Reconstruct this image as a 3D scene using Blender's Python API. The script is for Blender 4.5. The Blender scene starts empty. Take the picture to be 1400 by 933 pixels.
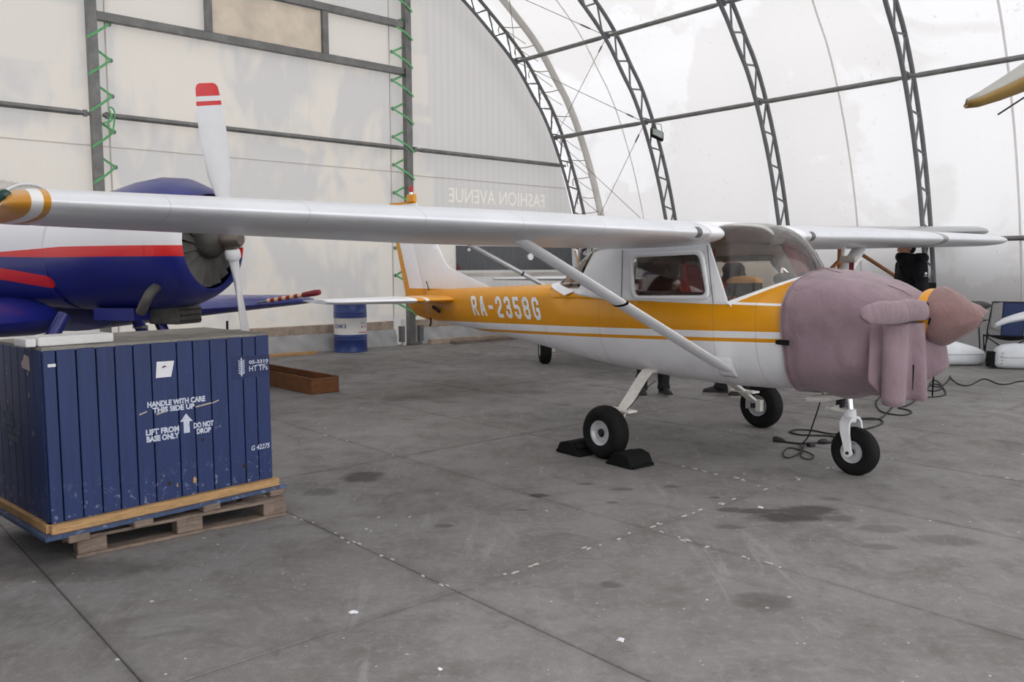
import bpy, bmesh, math, random
from mathutils import Vector, Matrix, Euler
from mathutils.geometry import delaunay_2d_cdt
random.seed(7)
PI = math.pi
SC = bpy.context.scene
COL = SC.collection

# ------------------------------------------------------------------ camera
cam_data = bpy.data.cameras.new('camera')
cam_data.sensor_width = 36.0
cam_data.lens = 1134.1 / 1400 * 36.0
cam_data.clip_start = 0.05
cam_data.clip_end = 500
cam = bpy.data.objects.new('camera', cam_data)
COL.objects.link(cam)
_p, _r = 0.0866, -0.0055
_fw = Vector((0, math.cos(_p), -math.sin(_p)))
_up0 = Vector((0, math.sin(_p), math.cos(_p)))
_ri = math.cos(_r) * Vector((1, 0, 0)) + math.sin(_r) * _up0
_up = -math.sin(_r) * Vector((1, 0, 0)) + math.cos(_r) * _up0
_m = Matrix((_ri, _up, -_fw)).transposed().to_4x4()
_m.translation = Vector((0, 0, 1.4496))
cam.matrix_world = _m
SC.camera = cam

# ------------------------------------------------------------------ world: even overcast daylight
world = bpy.data.worlds.new('overcast_sky')
SC.world = world
world.use_nodes = True
_bg = world.node_tree.nodes['Background']
_bg.inputs[0].default_value = (0.985, 0.985, 1.0, 1)
_bg.inputs[1].default_value = 1.0
SC.view_settings.view_transform = 'Standard'
SC.view_settings.look = 'None'
SC.view_settings.gamma = 1.0
SC.view_settings.use_curve_mapping = False
SC.view_settings.exposure = 1.1

# ------------------------------------------------------------------ small node helper
class NT:
    def __init__(s, name):
        s.mat = bpy.data.materials.new(name)
        s.mat.use_nodes = True
        s.t = s.mat.node_tree
        s.t.nodes.clear()
        s.out = s.t.nodes.new('ShaderNodeOutputMaterial')
        s._co = None
    def n(s, typ, **kw):
        nd = s.t.nodes.new(typ)
        for k, v in kw.items():
            setattr(nd, k, v)
        return nd
    def link(s, a, b):
        s.t.links.new(a, b)
    def put(s, sock, v):
        if hasattr(v, 'is_output') or isinstance(v, bpy.types.NodeSocket):
            s.link(v, sock)
        else:
            if isinstance(v, tuple) and len(v) == 3 and sock.type == 'RGBA':
                v = (*v, 1)
            sock.default_value = v
    def m(s, op, a, b=0.0, c=None, clamp=False):
        nd = s.n('ShaderNodeMath', operation=op, use_clamp=clamp)
        s.put(nd.inputs[0], a); s.put(nd.inputs[1], b)
        if c is not None: s.put(nd.inputs[2], c)
        return nd.outputs[0]
    def coord(s, kind='Object'):
        if kind == 'World':
            return s.n('ShaderNodeNewGeometry').outputs['Position']
        return s.n('ShaderNodeTexCoord').outputs[kind]
    def sep(s, v):
        nd = s.n('ShaderNodeSeparateXYZ'); s.link(v, nd.inputs[0]); return nd.outputs
    def mapping(s, v, scale=(1, 1, 1), loc=(0, 0, 0), rot=(0, 0, 0)):
        nd = s.n('ShaderNodeMapping'); s.link(v, nd.inputs[0])
        nd.inputs['Location'].default_value = loc; nd.inputs['Scale'].default_value = scale
        nd.inputs['Rotation'].default_value = rot
        return nd.outputs[0]
    def noise(s, v, scale=5, detail=4, rough=0.55, dist=0.0):
        nd = s.n('ShaderNodeTexNoise'); s.link(v, nd.inputs['Vector'])
        nd.inputs['Scale'].default_value = scale; nd.inputs['Detail'].default_value = detail
        nd.inputs['Roughness'].default_value = rough; nd.inputs['Distortion'].default_value = dist
        return nd.outputs['Fac']
    def voronoi(s, v, scale=5):
        nd = s.n('ShaderNodeTexVoronoi'); s.link(v, nd.inputs['Vector']); nd.inputs['Scale'].default_value = scale
        return nd.outputs['Distance'], nd.outputs['Color']
    def ramp(s, f, lo, hi, a=0.0, b=1.0):
        nd = s.n('ShaderNodeMapRange', clamp=True)
        s.put(nd.inputs[0], f)
        nd.inputs[1].default_value = lo; nd.inputs[2].default_value = hi
        nd.inputs[3].default_value = a; nd.inputs[4].default_value = b
        return nd.outputs[0]
    def mix(s, f, a, b, mode='MIX'):
        nd = s.n('ShaderNodeMix', data_type='RGBA', blend_type=mode)
        s.put(nd.inputs[0], f); s.put(nd.inputs[6], a); s.put(nd.inputs[7], b)
        return nd.outputs[2]
    def bump(s, h, strength=0.3, dist=0.01):
        nd = s.n('ShaderNodeBump'); nd.inputs['Strength'].default_value = strength
        nd.inputs['Distance'].default_value = dist; s.link(h, nd.inputs['Height'])
        return nd.outputs[0]
    def pbr(s, col, rough=0.5, metal=0.0, normal=None, coat=0.0, spec=0.5, **kw):
        nd = s.n('ShaderNodeBsdfPrincipled')
        s.put(nd.inputs['Base Color'], col); s.put(nd.inputs['Roughness'], rough); s.put(nd.inputs['Metallic'], metal)
        nd.inputs['Coat Weight'].default_value = coat
        nd.inputs['Specular IOR Level'].default_value = spec
        if normal is not None: s.link(normal, nd.inputs['Normal'])
        for k, v in kw.items(): s.put(nd.inputs[k], v)
        return nd.outputs[0]
    def done(s, sh):
        s.link(sh, s.out.inputs['Surface']); return s.mat

def lin(r, g, b):
    f = lambda c: (c / 255 / 12.92) if c / 255 <= 0.04045 else ((c / 255 + 0.055) / 1.055) ** 2.4
    return (f(r), f(g), f(b))

MATS = {}
def simple(name, col, rough=0.5, metal=0.0, var=0.15, scale=8, bump=0.0, bscale=60, coat=0.0, spec=0.5):
    """plain procedural material: base colour with soft noise variation"""
    if name in MATS: return MATS[name]
    t = NT(name); co = t.coord()
    nz = t.noise(co, scale, 5, 0.6)
    dark = tuple(c * (1 - var) for c in col); lite = tuple(min(1, c * (1 + var)) for c in col)
    c = t.mix(t.ramp(nz, 0.3, 0.7), dark, lite)
    nrm = t.bump(t.noise(co, bscale, 3), bump, 0.005) if bump else None
    r = t.ramp(t.noise(co, scale * 2.3, 3), 0.3, 0.7, max(0, rough - 0.06), min(1, rough + 0.06))
    MATS[name] = t.done(t.pbr(c, r, metal, nrm, coat, spec))
    return MATS[name]

# ------------------------------------------------------------------ mesh helpers
def finish(me, smooth, angle=35):
    if smooth:
        me.polygons.foreach_set('use_smooth', [True] * len(me.polygons))
        me.set_sharp_from_angle(angle=math.radians(angle))
    me.update()

def mk(name, verts, faces, mat, parent=None, smooth=False, angle=35, loc=None, rot=None, matrix=None):
    me = bpy.data.meshes.new(name)
    me.from_pydata([tuple(v) for v in verts], [], faces)
    bm = bmesh.new(); bm.from_mesh(me)
    bmesh.ops.remove_doubles(bm, verts=bm.verts, dist=1e-6)
    bmesh.ops.recalc_face_normals(bm, faces=bm.faces)
    bm.to_mesh(me); bm.free()
    finish(me, smooth, angle)
    return link(name, me, mat, parent, loc, rot, matrix)

def link(name, me, mat, parent=None, loc=None, rot=None, matrix=None):
    if mat is not None and len(me.materials) == 0: me.materials.append(mat)
    o = bpy.data.objects.new(name, me)
    COL.objects.link(o)
    if parent is not None: o.parent = parent
    if matrix is not None: o.matrix_local = matrix
    if loc is not None: o.location = loc
    if rot is not None: o.rotation_euler = rot
    return o

class MB:
    """collects shapes into one mesh"""
    def __init__(s): s.v = []; s.f = []
    def add(s, v, f):
        k = len(s.v); s.v += [tuple(a) for a in v]; s.f += [[i + k for i in g] for g in f]; return s
    def box(s, c, size, rot=None):
        hx, hy, hz = size[0] / 2, size[1] / 2, size[2] / 2
        vs = [Vector((x * hx, y * hy, z * hz)) for x in (-1, 1) for y in (-1, 1) for z in (-1, 1)]
        if rot is not None: vs = [rot @ v for v in vs]
        return s.add([v + Vector(c) for v in vs], [(0, 1, 3, 2), (4, 6, 7, 5), (0, 4, 5, 1), (2, 3, 7, 6), (0, 2, 6, 4), (1, 5, 7, 3)])
    def tube(s, path, r, n=8, cap=True):
        path = [Vector(p) for p in path]
        rs = r if isinstance(r, (list, tuple)) else [r] * len(path)
        rings = []
        up = None
        for i, p in enumerate(path):
            d = (path[min(i + 1, len(path) - 1)] - path[max(i - 1, 0)])
            d = d.normalized() if d.length > 1e-9 else Vector((0, 0, 1))
            if up is None:
                up = Vector((0, 0, 1)) if abs(d.z) < 0.9 else Vector((1, 0, 0))
            a = d.cross(up)
            if a.length < 1e-4: a = d.cross(Vector((1, 0, 0.3)))
            a.normalize(); b = a.cross(d).normalized(); up = b
            rings.append([p + (a * math.cos(t) + b * math.sin(t)) * rs[i] for t in [2 * PI * k / n for k in range(n)]])
        return s.loft(rings, cap, cap)
    def loft(s, rings, cap0=True, cap1=True, closed=True):
        n = len(rings[0]); k = len(s.v); fs = []
        for i in range(len(rings) - 1):
            for j in range(n if closed else n - 1):
                j2 = (j + 1) % n
                fs.append([i * n + j, i * n + j2, (i + 1) * n + j2, (i + 1) * n + j])
        if cap0: fs.append(list(range(n))[::-1])
        if cap1: fs.append([(len(rings) - 1) * n + j for j in range(n)])
        return s.add([v for r in rings for v in r], fs)
    def lathe(s, prof, n=24, axis='z', c=(0, 0, 0), cap=True):
        """prof = [(r, h)]"""
        rings = []
        for r, h in prof:
            ring = []
            for k in range(n):
                a = 2 * PI * k / n; x, y = r * math.cos(a), r * math.sin(a)
                p = {'z': (x, y, h), 'x': (h, x, y), 'y': (y, h, x)}[axis]
                ring.append(Vector(p) + Vector(c))
            rings.append(ring)
        return s.loft(rings, cap, cap)
    def build(s, name, mat, parent=None, smooth=False, angle=35, **kw):
        return mk(name, s.v, s.f, mat, parent, smooth, angle, **kw)

def bevel(o, w=0.005, seg=1):
    me = o.data
    bm = bmesh.new(); bm.from_mesh(me)
    bmesh.ops.bevel(bm, geom=[e for e in bm.edges], offset=w, segments=seg, affect='EDGES', profile=0.6, clamp_overlap=True)
    bm.to_mesh(me); bm.free(); me.update()
    return o

_unit = {}
def unit_box():
    if 'b' not in _unit:
        me = bpy.data.meshes.new('unit_box'); b = MB().box((0, 0, 0), (1, 1, 1)); me.from_pydata(b.v, [], b.f); me.update(); _unit['b'] = me
    return _unit['b']
def unit_cyl(mat, n=8):
    k = ('c', mat.name)
    if k not in _unit:
        me = bpy.data.meshes.new('bar'); b = MB().lathe([(1, -0.5), (1, 0.5)], n)
        me.from_pydata(b.v, [], b.f); finish(me, True, 40); me.materials.append(mat); _unit[k] = me
    return _unit[k]
def bar(name, p, q, r, mat, parent=None):
    """round bar from p to q sharing one unit mesh"""
    p, q = Vector(p), Vector(q); d = q - p
    m = Matrix.Translation((p + q) / 2) @ d.to_track_quat('Z', 'Y').to_matrix().to_4x4() @ Matrix.Diagonal((r, r, d.length, 1))
    return link(name, unit_cyl(mat), None, parent, matrix=m)

def ubox(name, c, size, mat, parent=None, rot=None, key=None):
    """box piece that shares one mesh per material"""
    k = ('ub', mat.name)
    if k not in _unit:
        me = unit_box().copy(); me.name = name; me.materials.append(mat); _unit[k] = me
    m = Matrix.Translation(Vector(c)) @ (rot.to_4x4() if rot is not None else Matrix.Identity(4)) @ Matrix.Diagonal((*size, 1))
    return link(name, _unit[k], None, parent, matrix=m)

def empty(name, loc=(0, 0, 0), rz=0, scale=1):
    o = bpy.data.objects.new(name, None)
    COL.objects.link(o); o.location = loc; o.rotation_euler = (0, 0, rz); o.scale = (scale,) * 3
    o.empty_display_size = 0.2
    return o
def tag(o, label=None, cat=None, group=None, kind=None):
    if label: o['label'] = label
    if cat: o['category'] = cat
    if group: o['group'] = group
    if kind: o['kind'] = kind
    return o

def cdt_fill(outline, holes=(), step=None):
    """triangulate a 2-D polygon with holes; optional interior grid points. returns pts, tris"""
    pts = [Vector(p) for p in outline]; edges = [(i, (i + 1) % len(outline)) for i in range(len(outline))]
    faces = [list(range(len(outline)))]
    for h in holes:
        k = len(pts); pts += [Vector(p) for p in h]
        edges += [(k + i, k + (i + 1) % len(h)) for i in range(len(h))]
    def inside(p, poly):
        c = False; n = len(poly)
        for i in range(n):
            a, b = poly[i], poly[(i + 1) % n]
            if (a[1] > p[1]) != (b[1] > p[1]) and p[0] < (b[0] - a[0]) * (p[1] - a[1]) / (b[1] - a[1]) + a[0]: c = not c
        return c
    if step:
        xs = [p[0] for p in outline]; ys = [p[1] for p in outline]
        x = min(xs) + step * 0.5
        while x < max(xs):
            y = min(ys) + step * 0.5
            while y < max(ys):
                if inside((x, y), outline) and not any(inside((x, y), h) for h in holes):
                    pts.append(Vector((x, y)))
                y += step
            x += step
    r = delaunay_2d_cdt(pts, edges, [], 0, 1e-6)
    V, T = r[0], r[2]
    out = []
    for t in T:
        c = sum((V[i] for i in t), Vector((0, 0))) / len(t)
        if inside(c, outline) and not any(inside(c, h) for h in holes): out.append(list(t))
    return [tuple(v) for v in V], out

def panel(name, outline, mapfn, mat, parent=None, holes=(), step=None, thick=0.0, smooth=True, angle=40, **kw):
    V, T = cdt_fill(outline, holes, step)
    o = mk(name, [mapfn(*v) for v in V], T, mat, parent, smooth, angle, **kw)
    if thick:
        md = o.modifiers.new('thickness', 'SOLIDIFY'); md.thickness = thick; md.offset = 0
    return o

def rrect(x0, y0, x1, y1, r, n=5):
    pts = []
    for cx, cy, a0 in ((x1 - r, y1 - r, 0), (x0 + r, y1 - r, 90), (x0 + r, y0 + r, 180), (x1 - r, y0 + r, 270)):
        for k in range(n + 1):
            a = math.radians(a0 + 90 * k / n); pts.append((cx + r * math.cos(a), cy + r * math.sin(a)))
    return pts
def rpoly(poly, r, n=4):
    """round the corners of a polygon"""
    out = []; N = len(poly)
    for i in range(N):
        p0, p, p1 = Vector(poly[i - 1]), Vector(poly[i]), Vector(poly[(i + 1) % N])
        a = (p0 - p).normalized() * min(r, (p0 - p).length * 0.45); b = (p1 - p).normalized() * min(r, (p1 - p).length * 0.45)
        for k in range(n + 1):
            t = k / n
            out.append(tuple((p + a) * (1 - t) ** 2 + p * 2 * t * (1 - t) + (p + b) * t ** 2))
    return out

def catmull(pts, per=6):
    P = [Vector(p) for p in pts]; out = []
    for i in range(len(P) - 1):
        p0, p1, p2, p3 = P[max(i - 1, 0)], P[i], P[i + 1], P[min(i + 2, len(P) - 1)]
        for k in range(per):
            t = k / per
            out.append(0.5 * ((2 * p1) + (-p0 + p2) * t + (2 * p0 - 5 * p1 + 4 * p2 - p3) * t * t + (-p0 + 3 * p1 - 3 * p2 + p3) * t ** 3))
    out.append(P[-1]); return out

def interp(x, table):
    """piecewise-linear interpolation of rows (x, a, b, ...) sorted by x, smoothed"""
    if x <= table[0][0]: return table[0][1:]
    for a, b in zip(table, table[1:]):
        if x <= b[0]:
            t = (x - a[0]) / (b[0] - a[0])
            return tuple(u + (w - u) * t for u, w in zip(a[1:], b[1:]))
    return table[-1][1:]

def text_mesh(txt, height, width=None, extrude=0.0, bold=0.0, shear=0.0):
    """flat text mesh in local XY plane, lower-left at origin, scaled to height (capital) and width"""
    cu = bpy.data.curves.new('lettering', 'FONT'); cu.body = txt; cu.offset = bold; cu.shear = shear
    cu.resolution_u = 3
    ob = bpy.data.objects.new('lettering', cu); COL.objects.link(ob)
    dg = bpy.context.evaluated_depsgraph_get()
    me = bpy.data.meshes.new_from_object(ob.evaluated_get(dg))
    bpy.data.objects.remove(ob); bpy.data.curves.remove(cu)
    xs = [v.co.x for v in me.vertices]; ys = [v.co.y for v in me.vertices]
    x0, x1, y0, y1 = min(xs), max(xs), min(ys), max(ys)
    sy = height / (y1 - y0); sx = (width / (x1 - x0)) if width else sy
    for v in me.vertices: v.co = Vector(((v.co.x - x0) * sx, (v.co.y - y0) * sy, 0))
    return me
def map_mesh(me, fn):
    for v in me.vertices: v.co = fn(v.co.x, v.co.y)
    me.update(); return me
def densify(me, n=1):
    bm = bmesh.new(); bm.from_mesh(me)
    bmesh.ops.triangulate(bm, faces=bm.faces)
    bmesh.ops.subdivide_edges(bm, edges=bm.edges, cuts=n, use_grid_fill=True)
    bm.to_mesh(me); bm.free(); return me

def copy_tree(o, parent=None, skip=()):
    c = o.copy(); COL.objects.link(c); c.parent = parent
    for ch in list(o.children):
        nm = ch.name.split('.')[0]
        if nm in skip: continue
        copy_tree(ch, c, skip)
    return c
# =================================================================== BUILDING
# building frame: local x = along the gable wall (s), local y = away from camera (-d), z up
B0 = Vector((-2.037, 16.086, 0))
BM_ = Matrix.Translation(B0) @ Matrix.Rotation(math.radians(41.5), 4, 'Z')
def bw(s, d, z): return BM_ @ Vector((s, -d, z))
def struct(o): return tag(o, kind='structure')

# ---- materials of the setting
def mat_floor():
    t = NT('worn_concrete'); p = t.coord('World')
    n1 = t.noise(p, 0.55, 6, 0.6); n2 = t.noise(p, 3.2, 8, 0.68); n3 = t.noise(p, 22, 5, 0.6); n4 = t.noise(p, 160, 2, 0.5)
    c = t.mix(t.ramp(n1, 0.32, 0.7), lin(122, 119, 117), lin(152, 149, 148))
    c = t.mix(t.m('MULTIPLY', t.ramp(n2, 0.45, 0.72), 0.55), c, lin(98, 93, 88))
    c = t.mix(t.m('MULTIPLY', t.ramp(n3, 0.5, 0.75), 0.35), c, lin(172, 170, 168))
    c = t.mix(t.m('MULTIPLY', t.ramp(n4, 0.4, 0.75), 0.35), c, lin(82, 80, 78))
    # streaky directional wear
    st = t.noise(t.mapping(p, (0.5, 5, 1), rot=(0, 0, math.radians(20))), 1.3, 6, 0.7)
    c = t.mix(t.m('MULTIPLY', t.ramp(st, 0.55, 0.75), 0.4), c, lin(110, 102, 94))
    sc = t.noise(t.mapping(p, (4, .7, 1), rot=(0, 0, math.radians(-35))), 1.1, 7, 0.72, 1.2)
    c = t.mix(t.m('MULTIPLY', t.ramp(sc, 0.57, 0.72), 0.4), c, lin(172, 171, 170))
    # small white paint flecks trodden into the concrete
    d, vc = t.voronoi(p, 9); pr = t.sep(vc)
    fl = t.m('MULTIPLY', t.m('LESS_THAN', d, t.m('MULTIPLY', pr[1], 0.10)), t.m('GREATER_THAN', pr[0], 0.45))
    fl = t.m('MULTIPLY', fl, t.m('GREATER_THAN', t.noise(p, 1.3, 4), 0.46))
    c = t.mix(fl, c, lin(214, 214, 212))
    d2, vc2 = t.voronoi(p, 30); pr2 = t.sep(vc2)
    fl2 = t.m('MULTIPLY', t.m('LESS_THAN', d2, t.m('MULTIPLY', pr2[1], 0.17)), t.m('GREATER_THAN', pr2[0], 0.68))
    fl2 = t.m('MULTIPLY', fl2, t.m('GREATER_THAN', t.noise(p, 1.7, 3), 0.52))
    c = t.mix(t.m('MULTIPLY', fl2, 0.8), c, lin(205, 205, 203))
    # blotchy grime, pale scuffs, and dirt collected along the slab joints
    gm = t.noise(p, 1.9, 7, 0.72, 0.8); c = t.mix(t.m('MULTIPLY', t.ramp(gm, 0.52, 0.66), 0.42), c, lin(84, 80, 77))
    gs = t.noise(p, 6.5, 6, 0.75, 0.5); c = t.mix(t.m('MULTIPLY', t.ramp(gs, 0.60, 0.72), 0.45), c, lin(78, 73, 69))
    lo = t.mapping(t.mapping(p, loc=(-B0.x, -B0.y, 0)), rot=(0, 0, -math.radians(41.5))); q = t.sep(lo)
    def near(v, off, per, w):
        f = t.m('FRACT', t.m('DIVIDE', t.m('ADD', v, off), per)); e = t.m('MINIMUM', f, t.m('SUBTRACT', 1.0, f))
        return t.ramp(t.m('MULTIPLY', e, per), 0.0, w, 1, 0)
    jn = t.m('MAXIMUM', near(q[0], 10.92, 1.335, .05), near(t.m('MULTIPLY', q[1], -1.0), 1.7, 2.44, .05))
    c = t.mix(t.m('MULTIPLY', jn, t.ramp(t.noise(p, 3, 4), 0.4, 0.65, 0.0, 0.5)), c, lin(72, 69, 66))
    # dark oil stains at their own places
    xyz = t.sep(p); wob = t.m('MULTIPLY', t.m('SUBTRACT', t.noise(p, 5, 5, 0.7), 0.5), 2.6)
    tot = None
    for x, y, rx, ry, k in STAINS:
        dx = t.m('DIVIDE', t.m('SUBTRACT', xyz[0], x), rx); dy = t.m('DIVIDE', t.m('SUBTRACT', xyz[1], y), ry)
        r = t.m('ADD', t.m('ADD', t.m('MULTIPLY', dx, dx), t.m('MULTIPLY', dy, dy)), wob)
        f = t.ramp(r, 0.35, 1.15, k, 0.0)
        tot = f if tot is None else t.m('MAXIMUM', tot, f)
    c = t.mix(tot, c, lin(54, 50, 47))
    nrm = t.bump(t.m('ADD', n3, t.m('MULTIPLY', n4, 0.5)), 0.25, 0.004)
    rg = t.ramp(n2, 0.3, 0.7, 0.62, 0.82)
    return t.done(t.pbr(c, rg, 0, nrm, spec=0.35))
STAINS = [(1.60, 4.72, .24, .11, .8), (1.75, 4.85, .20, .12, .75), (1.46, 4.85, .13, .06, .7), (1.30, 4.88, .08, .05, .6), (1.88, 4.70, .13, .07, .5),
          (-1.04, 5.72, .17, .16, .8), (-1.26, 5.33, .13, .11, .45), (.17, 5.22, .07, .05, .8), (.72, 5.36, .09, .04, .5), (1.05, 5.42, .06, .04, .5),
          (1.22, 4.55, .09, .05, .5), (1.1, 3.5, .14, .12, .4), (.45, 3.7, .06, .05, .5), (1.0, 6.3, .05, .04, .7), (.05, 4.9, .05, .03, .6), (.62, 5.05, .05, .03, .6), (.5, 5.5, .07, .03, .6), (1.28, 5.15, .05, .03, .6), (2.0, 5.1, .1, .05, .4), (-.4, 4.6, .06, .04, .5), (1.9, 4.2, .1, .06, .4), (-2.2, 3.95, .5, .18, .45),
          (-1.2, 9.3, .4, .25, .35), (.2, 9.7, .35, .2, .35), (2.3, 4.3, .22, .1, .35), (2.05, 4.5, .14, .08, .35)]

def mat_membrane():
    t = NT('white_membrane_fabric'); p = t.coord()
    stain = t.ramp(t.noise(p, 0.35, 5, 0.55, 0.6), 0.47, 0.5)
    c = t.mix(stain, (0.82, 0.815, 0.825), (0.755, 0.745, 0.74))
    sp = t.m('MULTIPLY', t.ramp(t.noise(p, 9, 6, 0.8), 0.60, 0.70), t.ramp(t.noise(p, 0.7, 3), 0.42, 0.6))
    c = t.mix(t.m('MULTIPLY', sp, 0.6), c, (0.42, 0.38, 0.34))
    df = t.n('ShaderNodeBsdfDiffuse'); t.link(c, df.inputs[0])
    tr = t.n('ShaderNodeBsdfTranslucent'); t.link(c, tr.inputs[0])
    mx = t.n('ShaderNodeMixShader'); mx.inputs[0].default_value = 0.52
    t.link(df.outputs[0], mx.inputs[1]); t.link(tr.outputs[0], mx.inputs[2])
    return t.done(mx.outputs[0])

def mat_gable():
    """pale coated fabric; outside sun and shadow painted in as pale and grey patches"""
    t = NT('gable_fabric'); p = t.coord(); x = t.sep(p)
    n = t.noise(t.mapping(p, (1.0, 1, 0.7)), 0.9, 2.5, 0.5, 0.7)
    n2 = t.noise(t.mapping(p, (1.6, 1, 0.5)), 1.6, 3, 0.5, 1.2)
    cream = t.ramp(t.m('ADD', t.m('MULTIPLY', n, 0.75), t.m('MULTIPLY', n2, 0.25)), 0.47, 0.56)  # noise mask painting sunlit patches into the fabric colour
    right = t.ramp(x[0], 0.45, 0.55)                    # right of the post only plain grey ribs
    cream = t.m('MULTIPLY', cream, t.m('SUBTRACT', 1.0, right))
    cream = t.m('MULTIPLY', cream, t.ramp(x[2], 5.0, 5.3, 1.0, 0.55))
    # pale rectangles of painted sunlight beside the post and above the top rail
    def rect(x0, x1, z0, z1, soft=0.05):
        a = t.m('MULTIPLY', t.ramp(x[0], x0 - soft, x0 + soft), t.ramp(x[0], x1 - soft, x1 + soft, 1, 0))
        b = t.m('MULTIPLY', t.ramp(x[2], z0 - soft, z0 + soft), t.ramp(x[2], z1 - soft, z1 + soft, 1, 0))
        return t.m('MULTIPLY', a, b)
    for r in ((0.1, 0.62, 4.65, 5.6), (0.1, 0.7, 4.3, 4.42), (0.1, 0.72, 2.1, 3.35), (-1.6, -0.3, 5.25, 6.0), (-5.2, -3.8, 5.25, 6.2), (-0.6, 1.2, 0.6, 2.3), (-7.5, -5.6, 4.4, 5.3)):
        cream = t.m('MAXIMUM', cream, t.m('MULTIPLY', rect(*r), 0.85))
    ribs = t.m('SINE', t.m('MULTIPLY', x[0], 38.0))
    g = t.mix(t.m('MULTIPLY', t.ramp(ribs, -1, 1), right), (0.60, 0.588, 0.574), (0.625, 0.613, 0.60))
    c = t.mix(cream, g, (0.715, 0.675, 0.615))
    dirt = t.m('MULTIPLY', t.ramp(x[2], 0.0, 1.2, 1, 0), t.ramp(t.noise(p, 2.5, 6, 0.7), 0.4, 0.7))
    c = t.mix(t.m('MULTIPLY', dirt, 0.4), c, (0.42, 0.37, 0.31))
    fold = t.noise(t.mapping(p, (2.5, 1, 0.6)), 1.2, 3)
    nrm = t.bump(fold, 0.25, 0.06)
    df = t.n('ShaderNodeBsdfDiffuse'); t.link(c, df.inputs[0]); t.link(nrm, df.inputs['Normal'])
    tr = t.n('ShaderNodeBsdfTranslucent'); t.link(c, tr.inputs[0])
    gl = t.n('ShaderNodeBsdfGlossy'); gl.inputs['Roughness'].default_value = 0.35; t.link(nrm, gl.inputs['Normal'])
    mx = t.n('ShaderNodeMixShader'); mx.inputs[0].default_value = 0.39
    t.link(df.outputs[0], mx.inputs[1]); t.link(tr.outputs[0], mx.inputs[2])
    m2 = t.n('ShaderNodeMixShader'); m2.inputs[0].default_value = 0.04
    t.link(mx.outputs[0], m2.inputs[1]); t.link(gl.outputs[0], m2.inputs[2])
    return t.done(m2.outputs[0])

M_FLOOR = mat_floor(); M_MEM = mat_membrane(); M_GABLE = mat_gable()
M_STEEL = simple('galvanised_steel', lin(122, 122, 120), 0.5, 0.55, 0.22, 6)
M_STEEL2 = simple('dull_grey_paint', lin(112, 113, 116), 0.55, 0.2, 0.15, 5)
M_RUST = simple('rusty_fitting', lin(96, 78, 66), 0.8, 0.2, 0.3, 30)
M_WIRE = simple('wire_rope', lin(110, 108, 105), 0.5, 0.6, 0.1, 20)
M_SLEEVE = simple('fabric_sleeve', lin(232, 228, 222), 0.8, 0, 0.08, 3)
M_ROPE = simple('hemp_cord', lin(150, 132, 110), 0.9, 0, 0.2, 40)
M_GREEN = simple('green_strap', lin(104, 178, 116), 0.7, 0, 0.15, 20)
M_SKIRT = simple('grey_skirt_fabric', lin(176, 176, 176), 0.75, 0, 0.12, 2.5, 0.2, 8)
M_KICK = simple('dirty_timber_kerb', lin(172, 156, 140), 0.85, 0, 0.28, 7)
M_SEAM = simple('fabric_seam', lin(200, 194, 186), 0.8, 0, 0.08, 4)
def mat_tseam():
    t = NT('membrane_seam'); p = t.coord(); c = t.mix(t.noise(p, 3), (.86, .85, .84), (.92, .91, .90))
    df = t.n('ShaderNodeBsdfDiffuse'); t.link(c, df.inputs[0]); tr = t.n('ShaderNodeBsdfTranslucent'); t.link(c, tr.inputs[0])
    mx = t.n('ShaderNodeMixShader'); mx.inputs[0].default_value = .6; t.link(df.outputs[0], mx.inputs[1]); t.link(tr.outputs[0], mx.inputs[2])
    return t.done(mx.outputs[0])
M_TSEAM = mat_tseam()
M_DARKPANE = simple('dark_opening_panel', lin(92, 94, 96), 0.6, 0, 0.1, 3)
M_PANE = simple('old_plastic_pane', lin(222, 208, 188), 0.35, 0, 0.16, 2.2)
M_BLACK = simple('black_rubber', (0.008, 0.008, 0.009), 0.75, 0, 0.2, 30, spec=.15)

# ---- floor: concrete slabs with recessed joints, each slab a piece
JOINT = 0.005
floor = MB().box((-2.7, -7.5, -0.088), (20, 26, 0.16)).build('floor', simple('joint_filler', lin(96, 93, 90), 0.9, 0, 0.2, 20), matrix=BM_)
struct(floor)
sl = {}
s_edges = [-10.92 + 1.335 * k for k in range(14)]
d_edges = [-1.7 + 2.44 * k for k in range(9)]     # joints at d = 5.62, 8.06, 10.5 ...
for i in range(len(s_edges) - 1):
    for j in range(len(d_edges) - 1):
        w = s_edges[i + 1] - s_edges[i] - JOINT; h = d_edges[j + 1] - d_edges[j] - JOINT
        if 'm' not in sl:
            b = MB(); e = 0.004
            b.loft([[Vector((x * w / 2, y * h / 2, -0.05)) for x, y in ((-1, -1), (1, -1), (1, 1), (-1, 1))],
                    [Vector((x * w / 2, y * h / 2, -e)) for x, y in ((-1, -1), (1, -1), (1, 1), (-1, 1))],
                    [Vector((x * (w / 2 - e), y * (h / 2 - e), 0)) for x, y in ((-1, -1), (1, -1), (1, 1), (-1, 1))]])
            me = bpy.data.meshes.new('slab'); me.from_pydata(b.v, [], b.f); me.materials.append(M_FLOOR); me.update(); sl['m'] = me
        link('slab', sl['m'], None, floor, loc=((s_edges[i] + s_edges[i + 1]) / 2, -(d_edges[j] + d_edges[j + 1]) / 2, random.uniform(-.0012, 0)))
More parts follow.
